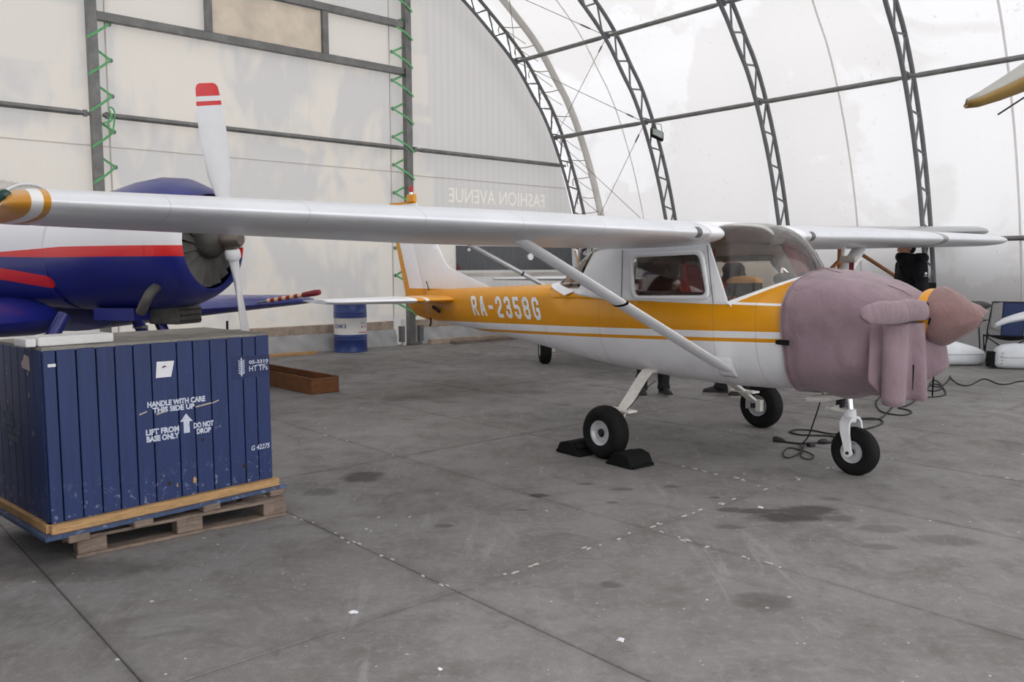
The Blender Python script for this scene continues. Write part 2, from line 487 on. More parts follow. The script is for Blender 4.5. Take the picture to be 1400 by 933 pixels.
# crumbs of old white sealant along the joints
seal = simple('old_white_sealant', lin(188, 185, 181), .9, 0, .1, 30); rs_ = random.Random(11)
def crumbs(p, q, n):
    for i in range(int(n * 1.5)):
        t_ = rs_.random(); c_ = Vector(p).lerp(Vector(q), t_); L_ = rs_.uniform(.008, .034); a_ = math.atan2(q[1] - p[1], q[0] - p[0])
        pts = []
        for k in range(8):
            u = 2 * PI * k / 8; pts.append(Vector((math.cos(u) * L_ * rs_.uniform(.6, 1), math.sin(u) * .009 * rs_.uniform(.5, 1.3), 0)))
        R_z = Matrix.Rotation(a_, 3, 'Z'); vs = [R_z @ v for v in pts]; base = Vector((c_.x + rs_.uniform(-.02, .02), c_.y + rs_.uniform(-.02, .02), 0))
        mk('sealant_crumb', [base + v + Vector((0, 0, .0005)) for v in vs] + [base + v * .8 + Vector((0, 0, .004)) for v in vs], [list(range(7, -1, -1)), list(range(8, 16))] + [[k, (k + 1) % 8, (k + 1) % 8 + 8, k + 8] for k in range(8)], seal, floor)
for p_, q_, n_ in (((-6.915, -8.9), (-6.915, -10.45), 9), ((-6.85, -10.5), (-5.6, -10.5), 6), ((-5.58, -10.5), (-5.58, -11.6), 7), ((-5.55, -10.5), (-4.25, -10.5), 8), ((-4.245, -9.6), (-4.245, -10.4), 6), ((-4.2, -10.5), (-3.0, -10.5), 5), ((-2.91, -10.6), (-2.91, -11.6), 4), ((-5.58, -6.2), (-5.58, -8.0), 4)): crumbs(p_, q_, n_)
ground = MB().box((0, 0, -0.35), (220, 220, 0.2)).build('floor_apron', simple('pale_apron_concrete', lin(150, 148, 145), 0.9, 0, 0.12, 0.4))
struct(ground)

nb2 = MB().box((5.95, -7.5, .85), (0.4, 26, 2.1)).build('wall_added_shade', simple('added_shade_fence', lin(96, 94, 92), .9, 0, .15, 1), matrix=BM_)  # unseen fence, added to darken the lower right membrane
struct(nb2)
# ---- arch profile (half, measured), mirrored about the middle of the hall
CX = -2.75
PROF = [(5.22, 0), (5.02, 1.2), (4.72, 2.44), (4.38, 3.45), (3.97, 4.34), (3.62, 4.92), (3.31, 5.29), (2.87, 5.81), (2.31, 6.29), (1.2, 7.05), (-0.1, 7.65), (-1.45, 8.0), (CX, 8.1)]
half = [Vector((a, b)) for a, b in PROF]
half = catmull([(a, b, 0) for a, b in PROF], 5)
half = [Vector((p.x, p.y)) for p in half]
full = half + [Vector((2 * CX - p.x, p.y)) for p in reversed(half[:-1])]
def offs(poly, o):
    out = []
    for i, p in enumerate(poly):
        a = poly[max(i - 1, 0)]; b = poly[min(i + 1, len(poly) - 1)]; t = (b - a).normalized()
        out.append(p + Vector((t.y, -t.x)) * o)     # + = outward
    return out
OUT = full; INN = offs(full, -0.30); MEM = offs(full, 0.16)
D0, D1 = -0.1, 15.6

# ---- membrane roof skin in bays between the arches (each bay a piece), plus sleeves and mid-bay seams
ARCH_D = [0.30, 2.80, 5.30, 7.80, 10.30, 12.80, 15.30]
ceiling = struct(empty('ceiling')); ceiling.matrix_world = BM_
bays = [-0.10, 0.62] + ARCH_D[1:]
for k in range(len(bays) - 1):
    a, b = bays[k], bays[k + 1]; N = 8; rows = []
    for i in range(N + 1):
        d = a + (b - a) * i / N
        sag = -0.05 * math.sin(PI * i / N) if k else 0.0
        rows.append([Vector((p.x, -d, max(p.y, 0.0))) for p in offs(full, 0.16 + sag)])
    b_ = MB(); b_.loft(rows, False, False, closed=False)
    b_.build('membrane_bay', M_MEM, ceiling, True, 60)
def strip_on(profile, d, width, thick, name, mat, parent, n0=0, n1=None):
    pr = profile[n0:n1]; ring = []
    for i, p in enumerate(pr):
        a = pr[max(i - 1, 0)]; q = pr[min(i + 1, len(pr) - 1)]; t = (q - a).normalized(); nn = Vector((-t.y, t.x))
        ring.append([Vector((p.x, -d - width / 2, p.y)), Vector((p.x + nn.x * thick, -d - width / 4, p.y + nn.y * thick)),
                     Vector((p.x + nn.x * thick, -d + width / 4, p.y + nn.y * thick)), Vector((p.x, -d + width / 2, p.y))])
    return MB().loft(ring).build(name, mat, parent, True, 50)
strip_on(MEM, 0.66, 0.21, 0.05, 'fabric_sleeve', M_SLEEVE, ceiling, 0, 46)
for d in (1.9, 6.55, 9.05):
    strip_on(offs(full, 0.10), d, 0.035, 0.004, 'fabric_seam', M_TSEAM, ceiling, 0, 50)
for d in (3.6, 6.2): pass

# ---- arch trusses: two chords and zig-zag web bars
for k, d in enumerate(ARCH_D):
    tr = struct(empty('trim_%d' % (k + 1))); tr.matrix_world = BM_
    oc = [Vector((p.x, -d, max(0, p.y))) for p in OUT]; ic = [Vector((p.x, -d, max(0, p.y))) for p in INN]
    MB().tube(oc, 0.036, 10).build('outer_chord', M_STEEL2, tr, True, 60)
    MB().tube(ic, 0.036, 10).build('inner_chord', M_STEEL2, tr, True, 60)
    # arc-length stations
    L = [0]
    for a, b in zip(ic, ic[1:]): L.append(L[-1] + (b - a).length)
    def at(poly, l):
        for i in range(len(L) - 1):
            if l <= L[i + 1]:
                t = (l - L[i]) / max(1e-6, L[i + 1] - L[i]); return poly[i].lerp(poly[i + 1], t)
        return poly[-1]
    l = 0.2; flip = False; step = 0.50
    top = 9.6 if k < 5 else 7
    while l < top:
        a = at(ic if flip else oc, l); b = at(oc if flip else ic, l + step * (0.85 if flip else 0.35))
        bar('web_bar', a, b, 0.017, M_STEEL2, tr)
        l += step * (0.85 if flip else 0.35); flip = not flip

# ---- purlins (pipes along the hall) with clamps at the arches
def on_prof(z, poly):
    for a, b in zip(poly[:60], poly[1:60]):
        if a.y <= z <= b.y: return a.lerp(b, (z - a.y) / max(1e-6, b.y - a.y))
    return poly[0]
trim_n = len(ARCH_D)
for z in (1.87, 4.28, 5.72, 7.35):
    trim_n += 1
    q = on_prof(z, offs(full, -0.24 if z > 2 else -0.02))
    pr = struct(empty('trim_%d' % trim_n)); pr.matrix_world = BM_
    for a, b in zip(ARCH_D, ARCH_D[1:]):
        MB().tube([(q.x, -a, q.y), (q.x, -a - 0.10, q.y), (q.x, -a - 0.2, q.y), (q.x, -b + 0.2, q.y), (q.x, -b + .1, q.y), (q.x, -b, q.y)], [0.02, 0.03, 0.04, 0.04, .03, 0.02], 10).build('pipe', M_STEEL, pr, True, 60)
    for a in ARCH_D[:-1]:
        MB().box((q.x, -a, q.y), (0.075, 0.10, 0.085)).build('clamp', M_STEEL2, pr)
        
# ---- gable wall
BAN = [(1.0, 2.70), (3.95, 2.70), (3.95, 3.19), (1.0, 3.19)]
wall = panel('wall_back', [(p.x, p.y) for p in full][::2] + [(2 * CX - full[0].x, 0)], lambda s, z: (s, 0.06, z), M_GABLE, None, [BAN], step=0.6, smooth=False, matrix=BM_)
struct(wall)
def wbox(name, s0, s1, z0, z1, d0, d1, mat, parent, bev=0):
    o = MB().box(((s0 + s1) / 2, -(d0 + d1) / 2, (z0 + z1) / 2), (s1 - s0, abs(d1 - d0), z1 - z0)).build(name, mat, parent)
    if bev: bevel(o, bev)
    return o
wbox('seam', -10.0, 0.0, 3.30, 3.312, -0.05, -0.042, M_SEAM, wall)
wbox('seam', 0.0, 4.4, 3.26, 3.275, -0.05, -0.042, M_SEAM, wall)
wbox('flap_edge', -5.265, -5.245, 0.5, 6.6, -0.052, -0.045, M_SEAM, wall)
wbox('flap_edge', -0.28, -0.26, 0.5, 7.0, -0.052, -0.045, M_SEAM, wall)
wbox('tarpaulin_joint', 0.02, 4.9, 1.30, 1.38, -0.052, -0.03, M_SEAM, wall)
# kick strip and skirt
for s0, s1 in ((-10.2, -0.3), (0.12, 5.0)):
    wbox('kerb_board', s0, s1, 0.30, 0.47, -0.05, 0.0, M_KICK, wall, 0.01)
    # wrinkled skirt
    rows = []
    for i in range(5):
        z = 0.31 * i / 4; row = []
        n = int((s1 - s0) / 0.06)
        for j in range(n + 1):
            s = s0 + (s1 - s0) * j / n
            row.append(Vector((s, -0.05 - 0.07 * (1 - i / 4) - 0.012 * math.sin(s * 23 + i * 1.3) - 0.01 * math.sin(s * 9.7 + 2 * i), z + 0.003)))
        rows.append(row)
    MB().loft(rows, False, False, closed=False).build('skirt', M_SKIRT, wall, True, 70)
# dark opening with ribbed screen, lower right
op = wbox('dark_opening', 1.25, 4.95, 1.43, 1.93, -0.045, -0.02, M_DARKPANE, wall)
for i in range(36):
    ubox('screen_rib', (1.32 + i * 0.101, 0.018, 1.68), (0.012, 0.008, 0.5), M_STEEL2, wall)
wbox('hinge', 1.25, 1.33, 1.46, 1.50, -0.02, 0.0, simple('red_oxide_paint', lin(110, 40, 36), .6), wall)
wbox('hinge', 1.24, 1.27, 1.43, 1.56, -0.02, 0.0, MATS['red_oxide_paint'], wall)
# letters of the outside banner showing through in mirror writing
M_LET = simple('cream_banner_letters', (0.93, 0.88, 0.80), 0.8, 0, 0.05, 3)
def thin_fabric(name, col, f):
    t = NT(name); c = t.mix(t.noise(t.coord(), 4), tuple(a * .96 for a in col), col)
    df = t.n('ShaderNodeBsdfDiffuse'); t.link(c, df.inputs[0]); tr = t.n('ShaderNodeBsdfTranslucent'); t.link(c, tr.inputs[0])
    mx = t.n('ShaderNodeMixShader'); mx.inputs[0].default_value = f; t.link(df.outputs[0], mx.inputs[1]); t.link(tr.outputs[0], mx.inputs[2]); return t.done(mx.outputs[0])
me = text_mesh('FASHION AVENUE', 0.29, 2.66, bold=0.004)
ed_ = {}
for p_ in me.polygons:
    vs_ = list(p_.vertices)
    for i in range(len(vs_)): ed_[(vs_[i], vs_[(i + 1) % len(vs_)])] = 1
bd_ = [e_ for e_ in ed_ if (e_[1], e_[0]) not in ed_]
co_ = [Vector((3.76 - v.co.x, 2.80 + v.co.y)) for v in me.vertices]
loops_ = [(co_[a], co_[b]) for a, b in bd_]
r_ = delaunay_2d_cdt(co_ + [Vector(p) for p in BAN], bd_ + [(len(co_) + i, len(co_) + (i + 1) % 4) for i in range(4)], [], 0, 1e-6)
inl, outl_ = [], []
for t_ in r_[2]:
    c_ = sum((r_[0][i] for i in t_), Vector((0, 0))) / len(t_); k_ = 0
    for a, b in loops_:
        if (a.y > c_.y) != (b.y > c_.y) and c_.x < (b.x - a.x) * (c_.y - a.y) / (b.y - a.y) + a.x: k_ += 1
    (inl if k_ % 2 else outl_).append(list(t_))
V3 = [(v.x, .06, v.y) for v in r_[0]]
mk('banner_lettering', V3, inl, thin_fabric('cream_banner_fabric', (.80, .76, .69), .46), wall)
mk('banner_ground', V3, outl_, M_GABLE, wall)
me = text_mesh('S', 0.2, 0.13); map_mesh(me, lambda x, y: Vector((1.2 - x, 0.056, 1.52 + y))); link('banner_lettering', me, M_LET, wall)

# ---- steel posts and rails of the gable gate
gate = struct(empty('trim_%d' % (trim_n + 1))); gate.matrix_world = BM_
def post(s):
    b = MB(); b.box((s, -0.06, 3.9), (0.13, 0.13, 7.8)); b.box((s, -0.06, 0.03), (0.3, 0.3, 0.04))
    o = b.build('post', M_STEEL, gate); return o
post(-5.47); post(0.05)
def rail(z, s0, s1, h=0.10):
    o = wbox('rail', s0, s1, z - h / 2, z + h / 2, 0.0, 0.09, M_STEEL, gate, 0.008)
rail(5.17, -5.40, -0.02, 0.13); rail(6.03, -5.40, -0.02, 0.13); rail(6.95, -5.4, -0.02, .13)
for s in (-3.73, -1.66): wbox('mullion', s - 0.055, s + 0.055, 5.235, 5.965, 0.0, 0.085, M_STEEL, gate, 0.006)
wbox('window_pane', -3.66, -1.73, 5.25, 5.95, 0.01, 0.03, M_PANE, gate)
# the slimmer middle pipe, flattened at its ends
def pipe_rail(z, s0, s1):
    MB().tube([(s0, -0.10, z), (s0 + .06, -0.10, z), (s0 + .2, -0.10, z), (s1 - .2, -0.10, z), (s1 - .06, -0.10, z), (s1, -.10, z)], [.028, .03, .042, .042, .03, .028], 10).build('pipe_rail', M_STEEL, gate, True, 60)
pipe_rail(3.74, -10.0, -5.56); pipe_rail(3.74, -5.38, -0.04); pipe_rail(3.74, 0.14, 4.25)
for s in (-5.62, -5.32, -0.02, .18): MB().box((s, -0.10, 3.74), (0.05, 0.06, 0.09)).build('rail_bracket', M_STEEL2, gate)
MB().lathe([(.05, 0), (.05, .5)], 10, c=(-.16, -.12, 0)).build('drain_pipe', M_SLEEVE, gate, True)
for i, s in enumerate((-.22, .22)):
    MB().box((s, -.14, .22), (.09, .08, .3)).build('ratchet_bracket', M_STEEL2, gate)

# green lacing straps zig-zagging between post and flap
def lacing(sp, sf, z0, z1, label, first):
    b = MB(); z = z0; r = empty('lacing_strap', tuple(bw(sp, 0.15, z0)), math.radians(41.5))
    o = Vector((sp, -0.15, z0)); k = 0
    while z < z1:
        dz = 0.26
        p1 = Vector((sf, -0.045, z + dz)); p0 = Vector((sp + (0.085 if sf < sp else -0.085), -0.145, z)); p2 = Vector((sp + (0.085 if sf < sp else -0.085), -0.145, z + 2 * dz))
        seg = MB()
        rim = Vector((sp + (-.075 if sf < sp else .075), -.140, 0)); q1 = Vector((rim.x, rim.y, z + dz * .45)); q2 = Vector((sp + (-.062 if sf < sp else .062), -.03, z + dz * 1.5))
        for a, c in ((p0, q1), (q1, p1), (p1, q2)):
            d = (c - a).normalized(); w = Vector((0, 0.0, 1)) * 0.022; t = Vector((0, 1, 0)) * 0.003
            seg.loft([[a - o - w - t, a - o + w - t, a - o + w + t, a - o - w + t], [c - o - w * .9 - t, c - o + w * .9 - t, c - o + w * .9 + t, c - o - w * .9 + t]])
        seg.build('strap_loop', M_GREEN, r)
        MB().lathe([(.02, 0), (.035, .004), (.035, .012), (.02, .016)], 12, 'y', tuple(p1 - o)).build('grommet', M_STEEL, r, True)
        z += 2 * dz; k += 1
    if first:
        MB().tube(catmull([(.08, .02, 3.62 - z0), (.2, 0, 3.68 - z0), (.16, -.01, 3.85 - z0), (.24, 0, 3.8 - z0), (.2, .0, 3.5 - z0), (.14, 0, 3.6 - z0), (.19, 0, 3.75 - z0)], 4), .012, 6).build('knot', M_GREEN, r, True)
    tag(r, label, 'strap', 'green straps lacing the gable flap')
lacing(-5.47, -5.22, 0.66, 5.9, 'green strap zigzagging beside the left steel gable post', True)
lacing(0.05, -0.27, 0.56, 6.6, 'green strap zigzagging beside the right steel gable post behind the tail', False)

# ---- small cords tying the first arch to the fabric sleeve
ORD = 'first second third fourth fifth sixth seventh eighth ninth tenth eleventh'.split()
for k, z in enumerate((2.35, 2.7, 3.05, 3.45, 3.85, 4.3, 4.75, 5.2, 5.6, 6.0, 6.35)):
    q = on_prof(z, OUT); m_ = on_prof(z + (0.03 if k % 2 else -0.03), offs(full, 0.13))
    r = empty('hemp_cord', tuple(bw(q.x, 0.3, q.y)), math.radians(41.5))
    b = Vector((m_.x - q.x, -0.36, m_.y - q.y))
    MB().tube([(0, 0, 0), b * .5 + Vector((0, 0, -.015)), b], 0.009, 6).build('cord', M_ROPE, r, True)
    b2 = Vector((m_.x - q.x + .06, -.36, m_.y - q.y - .32))
    MB().tube([(0, 0, 0), b2 * .5 + Vector((0, 0, -.01)), b2], 0.007, 6).build('cord', M_ROPE, r, True)
    MB().tube(catmull([(-.05, -.02, .05), (-.1, -.03, -.02), (-.12, -.02, -.1), (-.1, -.03, -.16)], 3), 0.01, 6).build('loose_end', M_ROPE, r, True)
    tag(r, 'brown hemp cord on the end arch, %s from the top' % ORD[10 - k], 'cord', 'hemp cords along the end arch')

# ---- crossed bracing cables between first and second arch
def cable(a, b, label):
    A, Bv = bw(*a), bw(*b); r = empty('bracing_cable', tuple(A)); d = Bv - A
    MB().tube([(0, 0, 0), d], 0.006, 5).build('wire', M_WIRE, r, True)
    t0, t1 = d * 0.86, d * 0.92
    MB().tube([t0, t0.lerp(t1, .2), t0.lerp(t1, .8), t1], [.008, .016, .016, .008], 8).build('turnbuckle', M_STEEL2, r, True)
    tag(r, label, 'cable')
iq = lambda z: (lambda p: p.x)(on_prof(z, offs(full, -0.24)))
cable((iq(4.28), 0.3, 4.28), (iq(5.72), 2.8, 5.72), 'bracing wire rising from the end arch to the upper purlin of the second arch')
cable((iq(5.72), 0.3, 5.72), (iq(4.28), 2.8, 4.28), 'bracing wire falling from the end arch to the floodlight purlin')
cable((iq(1.87), 0.3, 1.87), (iq(4.28), 2.8, 4.28), 'lower bracing wire rising behind the wing to the floodlight purlin')
cable((iq(4.28), 0.3, 4.28), (iq(1.87), 2.8, 1.87), 'lower bracing wire falling behind the silver wing')
cable((iq(7.35), 0.3, 7.35), (iq(5.72), 2.8, 5.72), 'topmost bracing wire meeting the second arch at the upper purlin')
cable((iq(5.72), 0.3, 5.72), (iq(7.35), 2.8, 7.35), 'near vertical bracing wire rising from the upper purlin on the end arch')

# ---- floodlight hanging under the purlin by the second arch
fq = on_prof(4.28, offs(full, -0.24)); fl = empty('floodlight', tuple(bw(fq.x + 0.02, 3.08, 4.02)), math.radians(41.5))
rotf = Euler((math.radians(-35), math.radians(20), math.radians(-25))).to_matrix()
b = MB().box((0, 0, 0), (0.27, 0.05, 0.22), rotf).build('housing', M_BLACK, fl)
MB().box(rotf @ Vector((0, -0.03, 0)), (0.225, 0.008, 0.17), rotf).build('glass', simple('floodlight_glass', lin(150, 158, 152), 0.2), fl)
MB().tube([rotf @ Vector((-.13, 0, .03)), (-.12, 0, .2), (.12, 0, .2), rotf @ Vector((.13, 0, .03))], .008, 6).build('yoke', M_STEEL2, fl, True)
tag(fl, 'small square floodlight hanging under a roof purlin', 'floodlight')
# =================================================================== LIGHT AIRCRAFT (high wing)
# local frame: x forward from the main axle, y to port (starboard negative), z up from the ground
AMBER = lin(230, 156, 2)
WHITE = lin(222, 224, 227)
def paint_mat(name, kind):
    t = NT(name); p = t.coord(); x = t.sep(p)
    nz = t.noise(p, 3, 5, 0.6)
    white = t.mix(t.ramp(nz, .35, .7), lin(244, 245, 247), lin(234, 235, 239))
    amber = t.mix(t.ramp(nz, .35, .7), AMBER, tuple(c * .9 for c in AMBER))
    dirt = t.m('MULTIPLY', t.ramp(x[2], .5, .75, 1, 0), t.ramp(t.noise(p, 6, 6, .7), .35, .7))
    if kind == 'body':
        zl = t.m('MULTIPLY_ADD', x[0], .0334, .969)
        zo = t.m('MULTIPLY_ADD', x[0], .0400, .901)
        y1 = t.m('GREATER_THAN', x[2], zl)
        y2 = t.m('LESS_THAN', t.m('ABSOLUTE', t.m('SUBTRACT', x[2], zo)), .0135)
        ln = t.m('MULTIPLY', t.m('LESS_THAN', t.m('ABSOLUTE', t.m('SUBTRACT', x[2], 1.196)), .0085), t.m('GREATER_THAN', x[0], .60))
        f = t.m('MULTIPLY', t.m('MAXIMUM', y1, y2), t.m('SUBTRACT', 1, ln))
    elif kind == 'cabin':
        zb = t.m('MULTIPLY_ADD', t.m('MAXIMUM', t.m('SUBTRACT', -.45, x[0]), 0.0), .02, 1.180)
        f = t.m('LESS_THAN', x[2], zb)
    elif kind == 'stab':
        ay = t.m('ABSOLUTE', x[1])
        f = t.m('MAXIMUM', t.m('LESS_THAN', ay, .42), t.m('MULTIPLY', t.m('GREATER_THAN', ay, .46), t.m('LESS_THAN', ay, .56)))
    elif kind == 'rudder':
        te = t.m('MULTIPLY_ADD', x[2], -.325, -4.21)      # trailing edge line
        f = t.m('LESS_THAN', x[0], t.m('ADD', te, t.ramp(x[2], 1.1, 1.9, .17, .10)))
        f = t.m('MAXIMUM', f, t.m('LESS_THAN', x[2], t.m('MULTIPLY_ADD', x[0], .004, 1.235)))
        f = t.m('MAXIMUM', f, t.m('GREATER_THAN', x[2], 2.262))
    c = t.mix(f, white, amber)
    c = t.mix(t.m('MULTIPLY', dirt, .35), c, lin(150, 140, 125))
    # faint skin laps
    lap = None
    for xx in (-2.9, -2.2, -1.45, -.62, .62, .98):
        l = t.m('LESS_THAN', t.m('ABSOLUTE', t.m('SUBTRACT', x[0], xx)), .003)
        lap = l if lap is None else t.m('MAXIMUM', lap, l)
    if kind in ('body',): c = t.mix(t.m('MULTIPLY', lap, .35), c, lin(120, 110, 95))
    return t.done(t.pbr(c, .38, 0, None, .08, .4))
def wing_mat():
    t = NT('silver_wing_paint'); p = t.coord(); x = t.sep(p)
    nz = t.noise(p, 2.2, 5, .6)
    c = t.mix(t.ramp(nz, .35, .7), lin(224, 226, 230), lin(212, 215, 220))
    sp = t.ramp(t.noise(p, 40, 3, .7), .70, .74)
    c = t.mix(t.m('MULTIPLY', sp, .12), c, lin(120, 118, 115))
    # rib laps and rivet rows as fine relief
    fr = t.m('FRACT', t.m('MULTIPLY', x[1], 1 / .66)); lap = t.m('LESS_THAN', t.m('ABSOLUTE', t.m('SUBTRACT', fr, .5)), .004)
    c = t.mix(t.m('MULTIPLY', lap, .35), c, lin(140, 142, 146))
    fx = t.m('SUBTRACT', t.m('FRACT', t.m('MULTIPLY', x[0], 1 / .16)), .5); fy = t.m('SUBTRACT', t.m('FRACT', t.m('MULTIPLY', x[1], 1 / .11)), .5)
    rv = t.m('LESS_THAN', t.m('ADD', t.m('MULTIPLY', t.m('MULTIPLY', fx, fx), 2.1), t.m('MULTIPLY', fy, fy)), .0035)
    
    s = t.m('MULTIPLY', x[1], -1.0)                     # starboard positive
    tip = t.m('GREATER_THAN', s, 4.765); wb = t.m('MULTIPLY', t.m('GREATER_THAN', s, 4.792), t.m('LESS_THAN', s, 4.835))
    c = t.mix(tip, c, lin(200, 138, 26)); c = t.mix(wb, c, lin(232, 232, 232))
    pb = t.m('MULTIPLY', t.m('GREATER_THAN', x[1], 3.07), t.m('LESS_THAN', x[1], 3.20))
    c = t.mix(pb, c, lin(150, 148, 146))
    metal = t.m('MULTIPLY', t.m('SUBTRACT', 1, tip), .32)
    nrm = None
    return t.done(t.pbr(c, t.ramp(nz, .3, .7, .36, .42), metal, nrm, .25, **{'Coat Roughness': .22}))
def glass_mat(name, tint, refl=.08, rough=.03):
    t = NT(name)
    tr = t.n('ShaderNodeBsdfTransparent'); tr.inputs[0].default_value = (*tint, 1)
    gl = t.n('ShaderNodeBsdfGlossy'); gl.inputs['Roughness'].default_value = rough
    fz = t.n('ShaderNodeFresnel'); fz.inputs[0].default_value = 1.5
    nz = t.noise(t.coord(), 4, 3); f = t.m('ADD', t.m('MULTIPLY', fz.outputs[0], .9), t.m('MULTIPLY', nz, refl), clamp=True)
    mx = t.n('ShaderNodeMixShader'); t.link(f, mx.inputs[0]); t.link(tr.outputs[0], mx.inputs[1]); t.link(gl.outputs[0], mx.inputs[2])
    return t.done(mx.outputs[0])
M_BODY = paint_mat('fuselage_paint', 'body'); M_CABIN = paint_mat('cabin_paint', 'cabin'); M_STAB = paint_mat('tailplane_paint', 'stab'); M_RUD = paint_mat('fin_paint', 'rudder')
M_WING = wing_mat()
M_GLASS = glass_mat('cabin_glazing', (.88, .86, .82), .05)
M_SCREEN = glass_mat('windscreen_plexiglas', (.83, .80, .73), .07, .06)
M_WHITE = simple('white_gloss_paint', lin(242, 243, 246), .35, 0, .05, 3, coat=.2)
M_OFFW = simple('chipped_white_paint', lin(232, 229, 222), .5, 0, .12, 18)
M_AMBER = simple('amber_paint', AMBER, .35, 0, .08, 4, coat=.2)
M_CHROME = simple('chrome', (.75, .76, .78), .15, 1.0, .05, 10)
M_TYRE = simple('tyre_rubber', (.010, .010, .010), .7, 0, .25, 25, .2, 120, spec=.18)
M_HUB = simple('wheel_hub_paint', lin(196, 198, 200), .4, .3, .12, 14)
M_DARK = simple('dark_metal', (.03, .03, .033), .55, .5, .2, 20)
M_SEAT = simple('maroon_seat_fabric', lin(160, 52, 54), .85, 0, .2, 30)
M_BELT = simple('red_harness_web', lin(168, 42, 40), .8, 0, .12, 30)
M_BEIGE = simple('beige_cabin_lining', lin(170, 158, 132), .8, 0, .12, 6)
M_PANEL = simple('black_crackle_panel', (.02, .02, .022), .6, 0, .3, 40)
M_TAN = simple('tan_leather', lin(188, 142, 88), .7, 0, .12, 20)
M_RED = simple('red_lens', lin(190, 30, 34), .25, 0, .1, 10)
M_GREENLENS = simple('green_lens', lin(16, 60, 56), .15, 0, .1, 10)
M_TAPE = simple('grey_tape', lin(104, 104, 106), .7, 0, .12, 20)

def naca(f, t=.12, m=.02, pp=.4):
    yt = 5 * t * (.2969 * math.sqrt(f) - .126 * f - .3516 * f * f + .2843 * f ** 3 - .1036 * f ** 4)
    yc = m / pp ** 2 * (2 * pp * f - f * f) if f < pp else m / (1 - pp) ** 2 * ((1 - 2 * pp) + 2 * pp * f - f * f)
    return yc + yt, yc - yt
def wing_geo(ay):
    """leading-edge x, z and chord at span station ay"""
    if ay < 2.1: c = 1.63; le = .66
    else:
        k = (ay - 2.1) / 2.65; c = 1.63 - .51 * k; le = .66 - .12 * k
    return le, 1.70 + .0102 * (ay - .6), c
def wring(ay, sg, f0, f1, n=26, scale=1.0, le_off=0.0, blunt=True, zsc=1.0):
    le, z, c = wing_geo(min(ay, 4.75)); z = 1.70 + .0102 * (ay - .6)
    fs = [f0 + (f1 - f0) * (1 - math.cos(PI * k / n)) / 2 if f0 == 0 else f0 + (f1 - f0) * k / n for k in range(n + 1)]
    up, lo = [], []
    for f in fs:
        u, l = naca(max(f, 1e-4)); mid = (u + l) / 2; u = mid + (u - mid) * zsc; l = mid + (l - mid) * zsc
        # scale chord about 45 percent for rounded tips
        ff = .42 + (f - .42) * scale
        x = le - c * ff - le_off; zz = z - c * ff * .042
        up.append(Vector((x, sg * ay, zz + u * c))); lo.append(Vector((x, sg * ay, zz + l * c)))
    return up + lo[::-1]

def build_wing(root, sg):
    spans = [.50, .62, 1.0, 1.5, 2.1, 2.6, 3.2, 3.8, 4.3, 4.70]
    rings = [wring(a, sg, 0, .735) for a in spans]
    w = MB().loft(rings).build('wing', M_WING, root, True, 50)
    # rounded tip fairing
    tips = [(4.70, 1, 1), (4.76, 1, 1), (4.82, .965, .95), (4.87, .89, .80), (4.905, .79, .58), (4.925, .68, .25)]
    MB().loft([wring(a, sg, 0, 1.0, 18, s, 0, True, zs) for a, s, zs in tips]).build('tip_fairing', M_WING, w, True, 40)
    MB().loft([wring(a, sg, .745, 1.0, 5) for a in (.62, 1.2, 2.1, 2.72)]).build('flap', M_WING, w, True, 30)
    MB().loft([wring(a, sg, .745, 1.0, 5) for a in (2.74, 3.2, 3.9, 4.68)]).build('aileron', M_WING, w, True, 30)
    # leading-edge root cuff and tape marks
    if sg:
        cf = [wring(a, sg, 0, .10, 8, 1, o) for a, o in ((.40, .03), (.47, -.005), (.56, -.012), (.60, -.008))]
        MB().loft(cf).build('root_cuff', M_WHITE, w, True, 40)
        rg = []
        for a in (.69, .74):
            rg.append([v + Vector((.004, 0, 0)) for v in wring(a, sg, 0, .02, 6, 1)])
        MB().loft(rg).build('tape_mark', M_TAPE, w, True, 40)
    le, z, c = wing_geo(4.7)
    if sg < 0:
        MB().lathe([(.0, -.035), (.02, -.032), (.03, -.012), (.032, .0), (.026, .03), (0, .05)], 14, 'x', (le - .20, sg * 4.912, z + .03)).build('navigation_light', M_GREENLENS, w, True)
    return w

def strut_ring(c, ch, th, ax, n=14):
    ring = []
    for k in range(n):
        a = 2 * PI * k / n; ring.append(Vector(c) + Vector((ch / 2 * math.cos(a), 0, 0)) + ax * (th / 2 * math.sin(a) * (1 - .25 * math.cos(a))))
    return ring
def build_strut(root, sg):
    lo = Vector((.68, sg * .442, .715)); hi = Vector((.30, sg * 2.08, 1.645)); d = (hi - lo).normalized()
    ax = d.cross(Vector((1, 0, 0))).normalized()
    s = MB().loft([strut_ring(lo.lerp(hi, k), .145 * q, .055 * q, ax) for k, q in ((-.02, .55), (.03, .95), (.10, 1), (.5, 1), (.96, 1), (1.0, .9))]).build('wing_strut', M_WHITE, root, True, 50)
    MB().loft([strut_ring(lo.lerp(hi, k), .151, .061, ax) for k in (.535, .545)]).build('black_band', M_BLACK, s, True)
    MB().lathe([(.011, -.006), (.022, -.006), (.022, .006), (.011, .006)], 14, 'x', tuple(lo.lerp(hi, .955) + Vector((.02, 0, -.075)))).build('tie_down_ring', M_WHITE, s, True)
    panel('strut_root_plate', rrect(.60, .64, .755, .80, .02), lambda x, z: (x, sg * (side_tail(x, z) + .002), z), M_WHITE, s, (), .05, .002)

